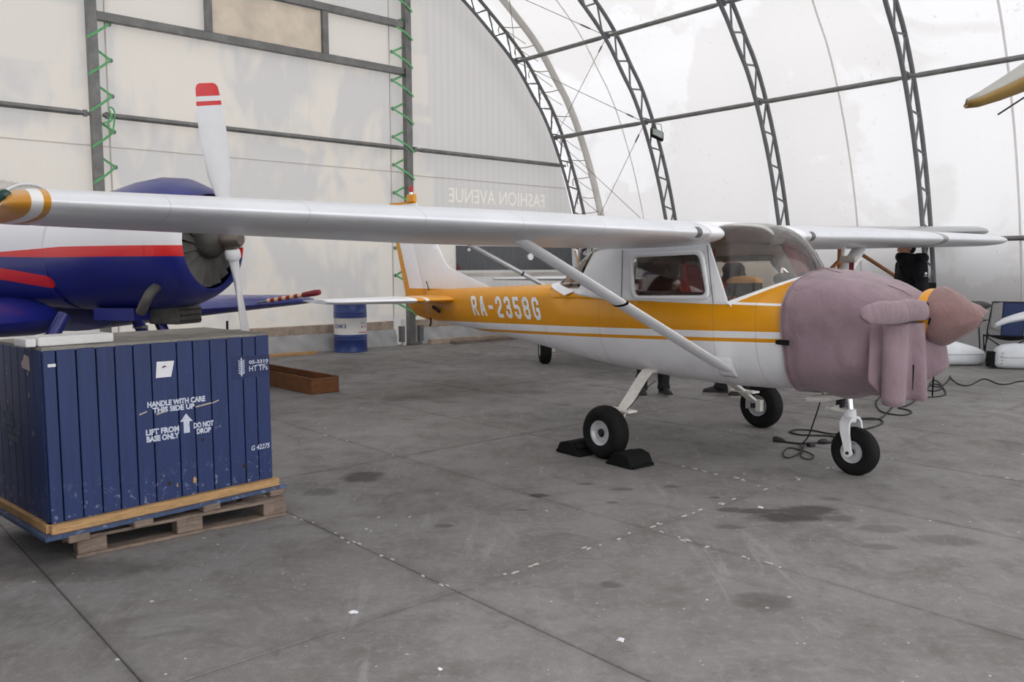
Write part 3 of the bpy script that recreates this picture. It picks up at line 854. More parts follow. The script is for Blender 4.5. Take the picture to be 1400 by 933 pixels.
# ---- fuselage stations: x, half width, bottom z, side-line z, top z
FST = [(-4.12, .030, .885, 1.03, 1.205), (-3.9, .055, .838, 1.035, 1.213), (-3.4, .125, .805, 1.06, 1.232), (-2.8, .205, .765, 1.10, 1.255), (-2.0, .305, .700, 1.15, 1.288),
       (-1.4, .385, .645, 1.175, 1.312), (-.9, .445, .598, 1.187, 1.33), (-.3, .495, .560, 1.19, 1.34), (.3, .510, .540, 1.19, 1.35), (.75, .508, .545, 1.19, 1.36), (1.25, .490, .585, 1.19, 1.42)]
def fst(x):
    xs = [r[0] for r in FST]
    # smooth: average of neighbours of the piecewise-linear table
    a = interp(x - .15, FST); b = interp(x, FST); c = interp(x + .15, FST)
    if x < -3.9 or x > 1.1: return b
    return tuple((u + 2 * v + w) / 4 for u, v, w in zip(a, b, c))
def lower_half(x, n=10):
    hw, zb, zs, zt = fst(x); e = 3.0 if x > -1 else max(2.1, 3.0 + (x + 1) * .4)
    pts = []
    for k in range(n + 1):
        a = PI / 2 * k / n
        pts.append((hw * math.sin(a) ** (2 / e), zs - (zs - zb) * math.cos(a) ** (2 / e)))
    return pts
def upper_half(x, n=8):
    hw, zb, zs, zt = fst(x); pts = []
    for k in range(n + 1):
        a = PI / 2 * k / n; pts.append((hw * math.cos(a) ** (2 / 2.3), zs + (zt - zs) * math.sin(a) ** (2 / 2.3)))
    return pts
def side_y(x, z):
    """outer side of the cabin at (x, z) above the sill"""
    hw, zb, zs, zt = fst(x)
    y = hw - max(0, z - 1.19) * .12
    w = max(0, min(1, (-.85 - x) / .2)) * max(0, min(1, (1.40 - z) / .1))
    return y * (1 - w) + (side_tail(x, z) + .008) * w
def side_tail(x, z):
    hw, zb, zs, zt = fst(x)
    if z < zs: e = max(2.1, 3.0 + (x + 1) * .4) if x < -1 else 3.0; k = (zs - z) / (zs - zb)
    else: e = 2.3; k = (z - zs) / (zt - zs)
    return hw * max(0.0, 1 - min(1, abs(k)) ** e) ** (1 / e)

def build_fuselage(root):
    xs = [-4.12, -4.0, -3.9, -3.6, -3.2, -2.8, -2.4, -2.0, -1.7, -1.4, -1.15, -.9, -.6, -.3, 0, .3, .6, .9, 1.1, 1.25]
    rings = []
    for x in xs:
        h = lower_half(x); rings.append([Vector((x, -y, z)) for y, z in reversed(h)] + [Vector((x, y, z)) for y, z in h[1:]])
    f = MB().loft(rings, False, False, closed=False)
    tails = [x for x in xs if x <= -1.4]
    rings = []
    for x in tails:
        u = upper_half(x); rings.append([Vector((x, y, z)) for y, z in u] + [Vector((x, -y, z)) for y, z in reversed(u[:-1])])
    f.loft(rings, False, False, closed=False)
    for sg in (-1, 1):
        f.loft([[Vector((x, sg * y, z)) for y, z in upper_half(x, 12)[:9 if x < -.8 else 7]][:7] for x in (-1.4, -1.25, -1.1, -.95, -.85, -.7, -.5, -.4)], False, False, closed=False)
    fu = f.build('fuselage', M_BODY, root, True, 40)
    md = fu.modifiers.new('thickness', 'SOLIDIFY'); md.thickness = .006; md.offset = -1
    MB().loft([[Vector((1.24, -y, z)) for y, z in reversed(lower_half(1.24))] + [Vector((1.24, y, z)) for y, z in lower_half(1.24)[1:]] + [Vector((1.24, y, z)) for y, z in scuttle_b()[1:-1]],
               [Vector((1.25, -y, z)) for y, z in reversed(lower_half(1.25))] + [Vector((1.25, y, z)) for y, z in lower_half(1.25)[1:]] + [Vector((1.25, y, z)) for y, z in scuttle_b()[1:-1]]]).build('firewall', M_DARK, fu)
    MB().box((.2, 0, .72), (1.5, .72, .02)).build('cabin_floor', M_PANEL, fu)
    MB().box((-1.0, 0, .98), (.02, .60, .40)).build('rear_bulkhead', M_BEIGE, fu)
    MB().box((-1.18, 0, 1.235), (.42, .60, .012)).build('parcel_shelf', M_BEIGE, fu)
    return fu
NS = 25
def scuttle_b():
    out = []
    for k in range(NS):
        t = 1 - 2 * k / (NS - 1); out.append((.490 * (abs(t) ** .75) * (1 if t >= 0 else -1), 1.19 + .225 * (1 - abs(t) ** 2.2)))
    return out
def wbase(t, w=0.0):
    """windscreen base curve, t in [-1, 1]; w moves it outward along the deck"""
    s = (abs(t) ** .8) * (1 if t >= 0 else -1)
    return Vector((.735 + .44 * (1 - abs(s) ** 2.1) + w * (1 - abs(t) * .3), .507 * s, 1.19 + .21 * (1 - abs(s) ** 2.0)))
def wtop(t):
    s = (abs(t) ** .75) * (1 if t >= 0 else -1)
    return Vector((.50 + .03 * (1 - abs(s) ** 2), .455 * s, 1.66 + .13 * (1 - abs(s) ** 4)))

def build_cabin(root):
    ts = [1 - 2 * k / (NS - 1) for k in range(NS)]
    fb = scuttle_b()
    # scuttle deck between windscreen base and firewall
    rows = []
    for q in (0, .35, .7, 1):
        rows.append([wbase(t).lerp(Vector((1.25, fb[i][0], fb[i][1])), q) for i, t in enumerate(ts)])
    dk = MB().loft(rows, False, False, closed=False).build('scuttle', M_BODY, root, True, 50)
    rows = [[wbase(t, -.012) + Vector((0, 0, .012)) for t in ts], [wbase(t, .05) + Vector((0, (t / abs(t) if t else 0) * .004, -.006 + .012 * (1 - abs(t)))) for t in ts], [wbase(t, .06) + Vector((0, 0, -.02)) for t in ts]]
    MB().loft(rows, False, False, closed=False).build('windscreen_trim', M_WHITE, root, True, 60)
    # windscreen: bulged sheet between base and top curves
    rows = []
    for q in [k / 8 for k in range(9)]:
        r = []
        for t in ts:
            p0, p2 = wbase(t), wtop(t); k = 1 - abs(t) ** 4
            ctl = (p0 + p2) / 2 * (1 - k) + Vector((p2.x + .42 - .04 * abs(t), (p0.y + p2.y) / 2 * 1.06, p2.z + .02)) * k
            r.append(p0 * (1 - q) ** 2 + ctl * 2 * q * (1 - q) + p2 * q * q)
        rows.append(r)
    MB().loft(rows, False, False, closed=False).build('windscreen', M_SCREEN, root, True, 80)
    # roof: from windscreen top to the trailing edge between the wing roots
    rows = []
    for x, zc, ze, hw in ((.50, 1.788, 1.655, .46), (.35, 1.81, 1.66, .47), (.0, 1.83, 1.66, .47), (-.4, 1.80, 1.65, .46), (-.66, 1.74, 1.63, .44), (-.74, 1.70, 1.61, .43)):
        rows.append([Vector((x, hw * (abs(t) ** .75) * (1 if t >= 0 else -1), ze + (zc - ze) * (1 - abs(t) ** 3.2))) for t in ts])
    rf = MB().loft(rows, False, False, closed=False).build('roof', M_WHITE, root, True, 50)
    md = rf.modifiers.new('thickness', 'SOLIDIFY'); md.thickness = .03; md.offset = -1
    # rear window: wrap-round sheet sloping down to the tail
    rows = []
    for q in [k / 6 for k in range(7)]:
        r = []
        for t in ts:
            s = (abs(t) ** .75) * (1 if t >= 0 else -1)
            top = Vector((-.72, .43 * s, 1.61 + .09 * (1 - abs(t) ** 3.2)))
            hw, zb, zs, zt = fst(-1.45 + .45 * abs(t) ** 1.5)
            bot = Vector((-1.48 + .50 * abs(t) ** 2.2, .40 * s, 1.318 - .08 * abs(t) ** 2.2))
            r.append(top.lerp(bot, q) + Vector((-.02, 0, .035)) * math.sin(PI * q))
        rows.append(r)
    MB().loft(rows, False, False, closed=False).build('rear_window', M_SCREEN, root, True, 80)
    rows = []
    for q in (0, 1):
        r = []
        for t in ts:
            s = (abs(t) ** .75) * (1 if t >= 0 else -1)
            bot = Vector((-1.48 + .50 * abs(t) ** 2.2, .402 * s, 1.318 - .08 * abs(t) ** 2.2)); r.append(bot + q * Vector((-.10, .03 * s, -.010 - .03 * abs(t))) + Vector((0, .016 * s, .014)))
        rows.append(r)
    MB().loft(rows, False, False, closed=False).build('rear_window_trim', M_WHITE, root, True, 60)
    for sg in (-1, 1):
        mp = lambda x, z: (x, sg * side_y(x, z), z)
        outl = [(.735, 1.185), (.745, 1.215), (.52, 1.665), (-.72, 1.64), (-.77, 1.55), (-.86, 1.41), (-.945, 1.285), (-1.12, 1.272), (-1.06, 1.245), (-.88, 1.215), (-.66, 1.197), (-.45, 1.187), (.2, 1.187)]
        door = rpoly([(-.175, 1.222), (.575, 1.240), (.468, 1.560), (-.245, 1.545)], .06, 4)
        sp = panel('cabin_side', outl, lambda x, z: (x, sg * (side_y(x, z) - .001), z), M_CABIN, root, [door], .09, .006)
        # raised window surround
        inner = rpoly([(-.165, 1.230), (.565, 1.248), (.460, 1.552), (-.235, 1.537)], .055, 4)
        outer = rpoly([(-.205, 1.200), (.605, 1.218), (.495, 1.588), (-.275, 1.573)], .075, 4)
        mp2 = lambda x, z: (x, sg * (side_y(x, z) + .012), z)
        panel('window_frame', outer, mp2, M_WHITE, sp, [inner], None, .016)
        panel('door_window', door, mp, M_GLASS, sp, (), .1, .004)
        # door seams
        for pts in ([(.63, 1.19), (.60, 1.3), (.525, 1.62)], [(-.32, 1.19), (-.34, 1.4), (-.36, 1.60)]):
            MB().tube([Vector((a, sg * (side_y(a, b) + .010), b)) for a, b in pts], .0035, 5).build('door_seam', M_TAPE, sp)
    # seats, harness, panel
    for sg in (-1, 1):
        st = MB().box((.12, sg * .235, .86), (.46, .42, .13)).build('seat_cushion', M_SEAT, root); bevel(st, .03, 2)
        rt = Euler((0, math.radians(-14), 0)).to_matrix()
        bk = MB().box((-.14, sg * .235, 1.08), (.10, .40, .60), rt).build('seat_back', M_SEAT, root); bevel(bk, .035, 2)
        for a, b in (((-.10, .28, 1.57), (.19, .28, 1.20)), ((.05, .20, 1.60), (.13, .20, 1.18))):
            p, q = Vector((a[0], sg * a[1], a[2])), Vector((b[0], sg * b[1], b[2]))
            MB().box((p + q) / 2, (.05, .004, (q - p).length), (q - p).to_track_quat('Z', 'Y').to_matrix()).build('harness_strap', M_BELT, root)
    MB().box((.80, 0, 1.13), (.05, .88, .26)).build('instrument_panel', M_PANEL, root)
    rows = [[Vector((x, .36 * t, z + .055 * (1 - t * t))) for t in [k / 6 - 1 for k in range(13)]] for x, z in ((.72, 1.225), (.80, 1.255), (.90, 1.26))]
    g = MB().loft(rows, False, False, closed=False).build('glareshield', M_PANEL, root, True)
    g.modifiers.new('thickness', 'SOLIDIFY').thickness = .02
    for sg in (-1, 1):
        yk = MB(); yk.tube(catmull([(.62, sg * .235 - .11, 1.17), (.62, sg * .235 - .09, 1.08), (.63, sg * .235, 1.05), (.62, sg * .235 + .09, 1.08), (.62, sg * .235 + .11, 1.17)], 4), .014, 8); yk.tube([(.63, sg * .235, 1.06), (.79, sg * .235, 1.08)], .013, 8)
        yk.build('control_yoke', M_PANEL, root, True)
    b = MB(); b.loft([[Vector((.70 + .12 * math.cos(a) * k, -.25 + .15 * math.sin(a) * k, z)) for a in [2 * PI * i / 20 for i in range(20)]] for z, k in ((1.24, 1.0), (1.33, 1.0), (1.345, .97))]); b.build('black_bag', M_PANEL, root, True, 50)
    b = MB(); b.loft([[Vector((.70 + .125 * math.cos(a) * k, -.25 + .155 * math.sin(a) * k, z)) for a in [2 * PI * i / 20 for i in range(20)]] for z, k in ((1.338, 1.0), (1.36, .93), (1.385, .6), (1.39, .1))]); b.build('tan_bag_top', M_TAN, root, True, 50)
    for y_, r_ in ((-.02, .045), (.07, .05), (.30, .05)):
        b = MB(); b.lathe([(.001, -.05), (r_ * .8, -.05), (r_, -.02), (r_, .02), (r_ * .8, .04), (.001, .045)], 14, 'y', (.86, y_, 1.365)); b.build('headset_cup', M_PANEL, root, True, 50)
    MB().tube(catmull([(.86, -.02, 1.40), (.84, .02, 1.44), (.86, .07, 1.40)], 4), .012, 6).build('headset_band', M_CHROME, root, True)
    for sg in (-1, 1): bevel(MB().box((-.21, sg * .235, 1.42), (.07, .22, .12)).build('headrest', M_SEAT, root), .025, 2)

def build_tail(root):
    # fin and rudder share one swept outline, split at the hinge
    th = .045
    def slab(name, poly, mat, parent, th=.05, edge=.012, step=None):
        # thick in the middle, thin at the outline
        V, T = cdt_fill(poly, (), .09)
        n = len(poly)
        def w(v):
            d = min(((Vector(v) - a_(Vector(v), Vector(poly[i]), Vector(poly[(i + 1) % n]))).length) for i in range(n))
            return edge / 2 + (th - edge) / 2 * min(1, d / .16) ** .6
        ws = [w(v) for v in V]; k = len(V)
        vs = [(v[0], ww, v[1]) for v, ww in zip(V, ws)] + [(v[0], -ww, v[1]) for v, ww in zip(V, ws)]
        fs = [list(t) for t in T] + [[i + k for i in reversed(t)] for t in T]
        cnt = {}
        for t in T:
            for i in range(len(t)):
                e = (t[i], t[(i + 1) % len(t)]); cnt[e] = 1
        for (a, b) in cnt:
            if (b, a) not in cnt: fs.append([a, a + k, b + k, b])
        return mk(name, vs, fs, mat, parent, True, 50)
    def a_(p, a, b):
        t = max(0, min(1, (p - a).dot(b - a) / (b - a).length_squared)); return a + (b - a) * t
    slab('fin', [(-2.78, 1.245), (-3.58, 1.465), (-3.68, 1.53), (-3.83, 1.72), (-4.33, 2.29), (-4.60, 2.29), (-4.12, 1.10), (-3.6, 1.16)], M_RUD, root)
    slab('rudder', [(-4.61, 2.29), (-4.93, 2.30), (-4.95, 2.28), (-4.80, 1.78), (-4.57, 1.10), (-4.50, .99), (-4.34, .89), (-4.05, .84), (-3.95, .86), (-4.09, 1.02), (-4.13, 1.10)], M_RUD, root, .06)
    cap = MB().box((-4.415, 0, 2.325), (.16, .056, .10)).build('fin_tip_cap', M_AMBER, root); bevel(cap, .015, 2)
    MB().lathe([(.026, 2.37), (.026, 2.40), (.024, 2.40)], 12, 'z', (-4.42, 0, 0)).build('beacon_base', M_CHROME, cap, True)
    MB().lathe([(.023, 2.40), (.027, 2.43), (.022, 2.465), (.008, 2.485)], 12, 'z', (-4.42, 0, 0)).build('beacon', M_RED, cap, True)
    for sg in (-1, 1):
        def tr(ay, f0, f1, n=8):
            k = (ay - .05) / 1.45; le = -3.30 - .28 * k; c = 1.20 - .42 * k; t = .08
            if ay > 1.42: le -= (ay - 1.42) * 1.6; c -= (ay - 1.42) * 2.0
            up, lo = [], []
            for i in range(n + 1):
                f = f0 + (f1 - f0) * (1 - math.cos(PI * i / n)) / 2; yt = 5 * t * (.2969 * math.sqrt(f) - .126 * f - .3516 * f * f + .2843 * f ** 3 - .1036 * f ** 4) * .9 + .002
                up.append(Vector((le - c * f, sg * ay, 1.105 + yt * c))); lo.append(Vector((le - c * f, sg * ay, 1.105 - yt * c)))
            return up + lo[::-1]
        h = MB().loft([tr(a, 0, .56) for a in (.03, .3, .8, 1.3, 1.44, 1.50)]).build('tailplane', M_STAB, root, True, 40)
        MB().loft([tr(a, .575, 1.0) for a in (.09, .4, .8, 1.3, 1.44, 1.50)]).build('elevator', M_STAB, h, True, 40)
    MB().tube([(-3.95, -.06, 1.2), (-3.99, -.07, 1.31)], .006, 6).build('tail_antenna', M_DARK, root)
    MB().tube([(-3.98, -.02, .87), (-3.98, -.02, .80), (-4.0, -.02, .77)], .012, 6).build('tail_tie_down', M_DARK, root)
    MB().box((-3.72, -.11, .985), (.16, .02, .035), Euler((0, math.radians(20), 0)).to_matrix()).build('elevator_horn', M_DARK, root)

def wheel(root, c, r, w, sg, name='wheel', hubmat=None):
    """tyre with a rounded profile, two-part hub; axle along y"""
    e = empty('tmp'); bpy.data.objects.remove(e)
    prof = [(r * .44, -w * .36), (r * .54, -w * .46), (r * .74, -w * .50), (r * .88, -w * .44), (r * .965, -w * .28), (r, -w * .10), (r * .992, -w * .07), (r, -w * .03), (r, w * .03), (r * .992, w * .07), (r, w * .10), (r * .965, w * .28), (r * .88, w * .44), (r * .74, w * .50), (r * .54, w * .46), (r * .44, w * .36)]
    ty = MB().lathe(prof, 40, 'y', c, cap=False).build('tyre', M_TYRE, root, True, 45)
    hp = [(r * .10, .30), (r * .16, .30), (r * .18, .22), (r * .30, .20), (r * .35, .30), (r * .40, .42), (r * .455, .455), (r * .47, .40), (r * .44, .0), (r * .44, -.3)]
    for s in (-1, 1):
        MB().lathe([(rr, s * h * w) for rr, h in hp], 32, 'y', c).build('hub', M_HUB, ty, True, 35)
        MB().lathe([(r * .09, s * .25 * w), (r * .09, s * .38 * w), (.001, s * .38 * w)], 12, 'y', c).build('axle_nut', M_DARK, ty, True)
        for k in range(3):
            a = 2 * PI * k / 3 + .4
            MB().lathe([(.012, s * .18 * w), (.012, s * .26 * w), (.002, s * .26 * w)], 8, 'y', (c[0] + r * .28 * math.cos(a), c[1], c[2] + r * .28 * math.sin(a))).build('hub_bolt', M_DARK, ty, True)
    return ty

def build_gear(root, nose=True):
    R, W = .207, .155
    for sg in (-1, 1):
        c = (0, sg * .99, R - .006)
        wheel(root, c, R, W, sg)
        path = [(-.14, .30, .615), (-.135, .38, .610), (-.125, .44, .575), (-.05, .74, .36), (-.01, .86, .262), (0, .90, .23)]
        rings = []
        for i, (x, y, z) in enumerate(path):
            a = path[max(i - 1, 0)]; b = path[min(i + 1, len(path) - 1)]; d = Vector((0, b[1] - a[1], b[2] - a[2])).normalized()
            n = Vector((0, -d.z, d.y)); wd = .055 - .012 * i / 5; t = .011
            rings.append([Vector((x + wd, sg * (y + n.y * t), z + n.z * t)), Vector((x - wd, sg * (y + n.y * t), z + n.z * t)), Vector((x - wd, sg * (y - n.y * t), z - n.z * t)), Vector((x + wd, sg * (y - n.y * t), z - n.z * t))])
        lg = MB().loft(rings).build('main_gear_leg', M_OFFW, root, True, 30)
        MB().tube([(0, sg * .88, R), (0, sg * 1.05, R)], .025, 10).build('axle', M_DARK, lg, True)
        st = MB().box((-.04, sg * .785, .345), (.26, .10, .018)).build('step', M_OFFW, lg); bevel(st, .006, 2)
        MB().box((-.05, sg * .885, .225), (.055, .05, .10)).build('brake_caliper', M_CHROME, lg)
        MB().box((.055, sg * .885, .215), (.05, .05, .10)).build('brake_bracket', M_OFFW, lg)
        MB().tube(catmull([(.02, sg * .46, .55), (.03, sg * .6, .49), (.03, sg * .78, .36), (.01, sg * .88, .27)], 3), .0035, 6).build('brake_line', M_DARK, lg, True)
    if not nose: return
    r, w = .170, .125; c = Vector((1.47, 0, r - .004))
    ng = empty('nose_gear'); ng.parent = root
    wheel(ng, tuple(c), r, w, -1)
    # fork: arch over the tyre with two blades down to the axle
    top = Vector((1.425, 0, .395))
    for s in (-1, 1):
        pts = [(1.425, s * .018, .40), (1.43, s * .05, .395), (1.432, s * .078, .365), (1.44, s * .086, .30), (1.46, s * .088, .215), (1.47, s * .088, c.z)]
        rings = []
        for i, q in enumerate(pts):
            wd = (.035, .036, .036, .033, .026, .024)[i]; q = Vector(q); d = (Vector(pts[min(i + 1, 5)]) - Vector(pts[max(i - 1, 0)])).normalized(); nn = d.cross(Vector((1, 0, 0))).normalized() * .010
            rings.append([q + Vector((wd, 0, 0)) + nn, q + Vector((-wd, 0, 0)) + nn, q + Vector((-wd, 0, 0)) - nn, q + Vector((wd, 0, 0)) - nn])
        MB().loft(rings).build('fork_blade', M_WHITE, ng, True, 50)
        MB().lathe([(.001, s * .080), (.028, s * .080), (.028, s * .102), (.001, s * .102)], 16, 'y', (1.47, 0, c.z)).build('axle_boss', M_WHITE, ng, True)
        MB().lathe([(.012, s * .100), (.012, s * .110), (.001, s * .110)], 8, 'y', (1.47, 0, c.z)).build('axle_bolt', M_DARK, ng, True)
    MB().lathe([(.042, .37), (.046, .40), (.040, .455), (.036, .46)], 18, 'z', (1.424, 0, 0)).build('fork_crown', M_WHITE, ng, True)
    MB().tube([(1.424, 0, .45), (1.41, 0, .56)], .027, 14).build('oleo_piston', M_CHROME, ng, True)
    MB().tube([(1.412, 0, .545), (1.395, 0, .72)], .044, 14).build('oleo_cylinder', M_WHITE, ng, True)
    MB().box((1.415, 0, .575), (.11, .13, .035)).build('steering_collar', M_OFFW, ng)
    MB().tube([(1.36, -.03, .47), (1.30, -.05, .455), (1.38, -.02, .44)], .014, 8).build('torque_link', M_OFFW, ng, True)
    MB().tube([(1.40, -.02, .44), (1.27, -.05, .455)], .013, 8).build('torque_link', M_OFFW, ng, True)
    MB().tube([(1.40, -.05, .555), (1.28, -.09, .525), (1.16, -.12, .51)], [.022, .030, .022], 12).build('shimmy_damper', M_OFFW, ng, True)
    MB().tube([(1.16, -.12, .51), (1.12, -.13, .505)], .008, 8).build('damper_rod', M_CHROME, ng, True)
    MB().box((1.35, 0, .505), (.04, .05, .09)).build('torque_link_block', M_DARK, ng)

COWL = [(1.25, .485, .580, 1.415), (1.45, .47, .585, 1.365), (1.65, .445, .600, 1.32), (1.80, .40, .635, 1.275), (1.88, .34, .69, 1.23), (1.92, .27, .78, 1.19)]
def cring(x, hw, zb, zt, n=36, e=2.7, grow=0.0, wob=None):
    zc = (zb + zt) / 2 + .02; ring = []
    for k in range(n):
        a = 2 * PI * k / n; ca, sa = math.cos(a), math.sin(a)
        y = (hw + grow) * (abs(ca) ** (2 / e)) * (1 if ca >= 0 else -1)
        hz = (zt - zc if sa >= 0 else zc - zb) + grow
        z = zc + hz * (abs(sa) ** (2 / e)) * (1 if sa >= 0 else -1)
        v = Vector((x, y, z))
        if wob: v += wob(v, a)
        ring.append(v)
    return ring
def build_cowl(root, mat):
    c = MB().loft([cring(*r) for r in COWL]).build('engine_cowl', mat, root, True, 40)
    for s in (-1, 1): MB().box((1.915, s * .2, 1.13), (.03, .13, .1)).build('air_inlet', M_BLACK, c)
    MB().lathe([(.155, 1.93), (.165, 1.95), (.165, 1.99), (.15, 2.03), (.11, 2.11), (.05, 2.165), (.001, 2.18)], 28, 'x', (0, 0, 1.145)).build('spinner', M_AMBER, root, True)
    for s in (-1, 1):
        rings = []
        for y, ch, tw in ((.08, .08, 14), (.2, .09, 8), (.45, .09, 6), (.7, .07, 5), (.80, .04, 4), (.84, .02, 4)):
            rr = Euler((0, math.radians(tw) * s, 0)).to_matrix(); ring = []
            for k in range(12):
                a = 2 * PI * k / 12; ring.append(rr @ Vector((.011 * math.sin(a), 0, ch / 2 * math.cos(a))) + Vector((1.975, s * y, 1.175 if y > .1 else 1.15)))
            rings.append(ring)
        MB().loft(rings).build('propeller_blade', M_DARK, root, True, 60)

plane = empty('light_aircraft', (1.4921, 6.878, 0), -.9062)
tag(plane, 'amber and white high wing aircraft with silver wings and a cloth covered nose', 'aircraft')
for sg in (-1, 1): build_wing(plane, sg); build_strut(plane, sg)
build_fuselage(plane); build_cabin(plane); build_tail(plane); build_gear(plane)
build_cowl(plane, M_BODY)
# stencil-like block capitals built from straight strokes with chamfered corners
GL = {'R': [[(0, 0), (0, 1), (.72, 1), (1, .86), (1, .62), (.72, .48), (0, .48)], [(.55, .48), (1, 0)]], 'A': [[(0, 0), (.38, 1), (.62, 1), (1, 0)], [(.18, .32), (.82, .32)]], '-': [[(.1, .48), (.9, .48)]],
      '2': [[(0, .74), (0, .86), (.26, 1), (.74, 1), (1, .86), (1, .60), (0, .16), (0, 0), (1, 0)]], '3': [[(0, .80), (0, .88), (.26, 1), (.74, 1), (1, .87), (1, .63), (.78, .52), (.35, .52)], [(.78, .52), (1, .40), (1, .13), (.74, 0), (.26, 0), (0, .13), (0, .22)]],
      '5': [[(1, 1), (0, 1), (0, .56), (.74, .56), (1, .44), (1, .14), (.74, 0), (.26, 0), (0, .14), (0, .22)]], '8': [[(.26, .53), (0, .64), (0, .87), (.26, 1), (.74, 1), (1, .87), (1, .64), (.74, .53), (.26, .53), (0, .41), (0, .13), (.26, 0), (.74, 0), (1, .13), (1, .41), (.74, .53)]],
      'G': [[(1, .76), (1, .86), (.74, 1), (.26, 1), (0, .86), (0, .14), (.26, 0), (.74, 0), (1, .14), (1, .44), (.6, .44)]]}
def block_text(txt, H, W, only):
    b = MB(); n = len(txt); cw = W / n; w = cw * .70; t = H * .18; x0 = 0
    for ic, ch in enumerate(txt):
        for st in (GL[ch] if ic == only else ()):
            P_ = [Vector((x0 + t / 2 + a * (w - t), t / 2 + c * (H - t))) for a, c in st]
            for p, q in zip(P_, P_[1:]):
                d = (q - p).normalized(); m = Vector((-d.y, d.x)) * t / 2; k = max(1, int((q - p).length / .025))
                p_, q_ = p - d * t * .30, q + d * t * .30
                for i in range(k):
                    a, c = p_.lerp(q_, i / k), p_.lerp(q_, (i + 1) / k)
                    b.add([(*(a - m), 0), (*(c - m), 0), (*c, 0), (*a, 0), (*(c + m), 0), (*(a + m), 0)], [(0, 1, 2, 3), (3, 2, 4, 5)])
        x0 += cw
    me = bpy.data.meshes.new('registration'); me.from_pydata(b.v, [], b.f); me.update(); return me
# registration on the starboard tail side
def side_tail(x, z):
    hw, zb, zs, zt = fst(x)
    if z < zs: e = max(2.1, 3.0 + (x + 1) * .4) if x < -1 else 3.0; k = (zs - z) / (zs - zb)
    else: e = 2.3; k = (z - zs) / (zt - zs)
    return hw * max(0.0, 1 - min(1, abs(k)) ** e) ** (1 / e)
for sg in (-1, 1):
    def fn(x, y):
        if sg < 0: X = -2.87 + x + .0 * y; Z = .945 + .022 * x / 1.4 + y
        else: X = -1.47 - x; Z = .965 - .022 * x / 1.4 + y
        X += (-.075) * (y / .215 - .5)
        return Vector((X, sg * (side_tail(X, Z) + .004), Z))
    for i_, ch_ in enumerate('RA-2358G'):
        me = block_text('RA-2358G', .215, 1.40, i_)
        link('registration_letter', map_mesh(me, fn), M_WHITE, plane)
# aerials, pitot cover with its ribbon under the port wing
MB().tube([(-1.28, -.05, 1.30), (-1.36, -.06, 1.62)], .007, 6).build('whip_aerial', M_TAN, plane)
MB().box((.05, -.50, 1.637), (.035, .02, .045)).build('door_catch', M_OFFW, plane)
pc = MB().lathe([(.001, -.07), (.03, -.06), (.034, .02), (.025, .08), (.001, .085)], 12, 'x', (.46, 1.58, 1.52)).build('pitot_cover', simple('grey_canvas', lin(172, 166, 158), .9), plane, True)
MB().box((.42, 1.58, 1.58), (.03, .02, .1)).build('pitot_mast', M_WHITE, pc)
MB().box((.50, 1.58, 1.39), (.045, .006, .22)).build('ribbon', simple('maroon_ribbon', lin(112, 34, 46), .8), pc)
# =================================================================== CLOTH ENGINE COVER on the amber aircraft
def cloth_mat(name, col, sc=5):
    t = NT(name); p = t.coord()
    n = t.noise(p, sc, 6, .6, .4); n2 = t.noise(p, 240, 2)
    c = t.mix(t.ramp(n, .3, .72), tuple(a * .86 for a in col), tuple(min(1, a * 1.1) for a in col))
    fade = t.ramp(t.noise(t.mapping(p, (1, 1, 2)), 2.0, 4), .5, .7)
    c = t.mix(t.m('MULTIPLY', fade, .25), c, tuple(min(1, a * 1.25) for a in col))
    wr = t.noise(t.mapping(p, (4, 4, 1.6), rot=(.5, .4, .3)), 2.2, 4, .55, 1.0)
    nrm = t.bump(t.m('ADD', t.m('MULTIPLY', wr, 1.0), t.m('MULTIPLY', n2, .04)), .55, .03)
    return t.done(t.pbr(c, .9, 0, nrm, 0, .2, **{'Sheen Weight': .25}))
M_LILAC = cloth_mat('faded_lilac_canvas', lin(142, 121, 129))
M_LILAC_SIDE = cloth_mat('sidelit_lilac_canvas', lin(138, 110, 108))  # browner copy of the lilac, sideways light painted into the colour
cover = empty('engine_cover', (1.4921, 6.878, 0), -.9062)
tag(cover, 'faded lilac cloth cover draped over the nose and propeller of the amber aircraft', 'cover')
from mathutils import noise as mnoise
def wobble(v, a):
    n = mnoise.noise(v * 3.1) * .022 + mnoise.noise(v * 8.0 + Vector((3, 1, 2))) * .009
    d = Vector((0, v.y, v.z - 1.0)).normalized()
    k = max(0, -math.sin(a))                       # folds grow toward the belly
    f = math.sin(v.x * 19 + v.z * 9 + v.y * 3) * .012 * (.25 + k) + math.sin(v.x * 8 - v.z * 13) * .009
    sag = Vector((0, 0, -.018 * k * math.sin(min(1, max(0, (v.x - 1.2) / .55)) * PI) + .012 * k))
    return d * (n + f) + sag
CR = [(1.205, .500, .585, 1.425)] + [(x, a, b, c + .004) for x, a, b, c in COWL]
tab = sorted(CR)
rings = []
N = 22
for i in range(N + 1):
    x = 1.212 + (1.925 - 1.212) * i / N
    hw, zb, zt = interp(x, tab)
    g = .022 + (.012 if 2 < i < N - 3 else 0)
    rings.append(cring(x, hw, zb, zt, 72, 2.7, g, wobble))
rings.append([v.lerp(Vector((1.94, 0, 1.13)), .22) + Vector((.02, 0, 0)) for v in rings[-1]])
rings.append([v.lerp(Vector((1.97, 0, 1.13)), .45) + Vector((.012, 0, 0)) for v in rings[-2]])
mb = MB().loft(rings, False, False)
main = mb.build('cover_body', M_LILAC, cover, True, 80)
main.modifiers.new('thickness', 'SOLIDIFY').thickness = .004
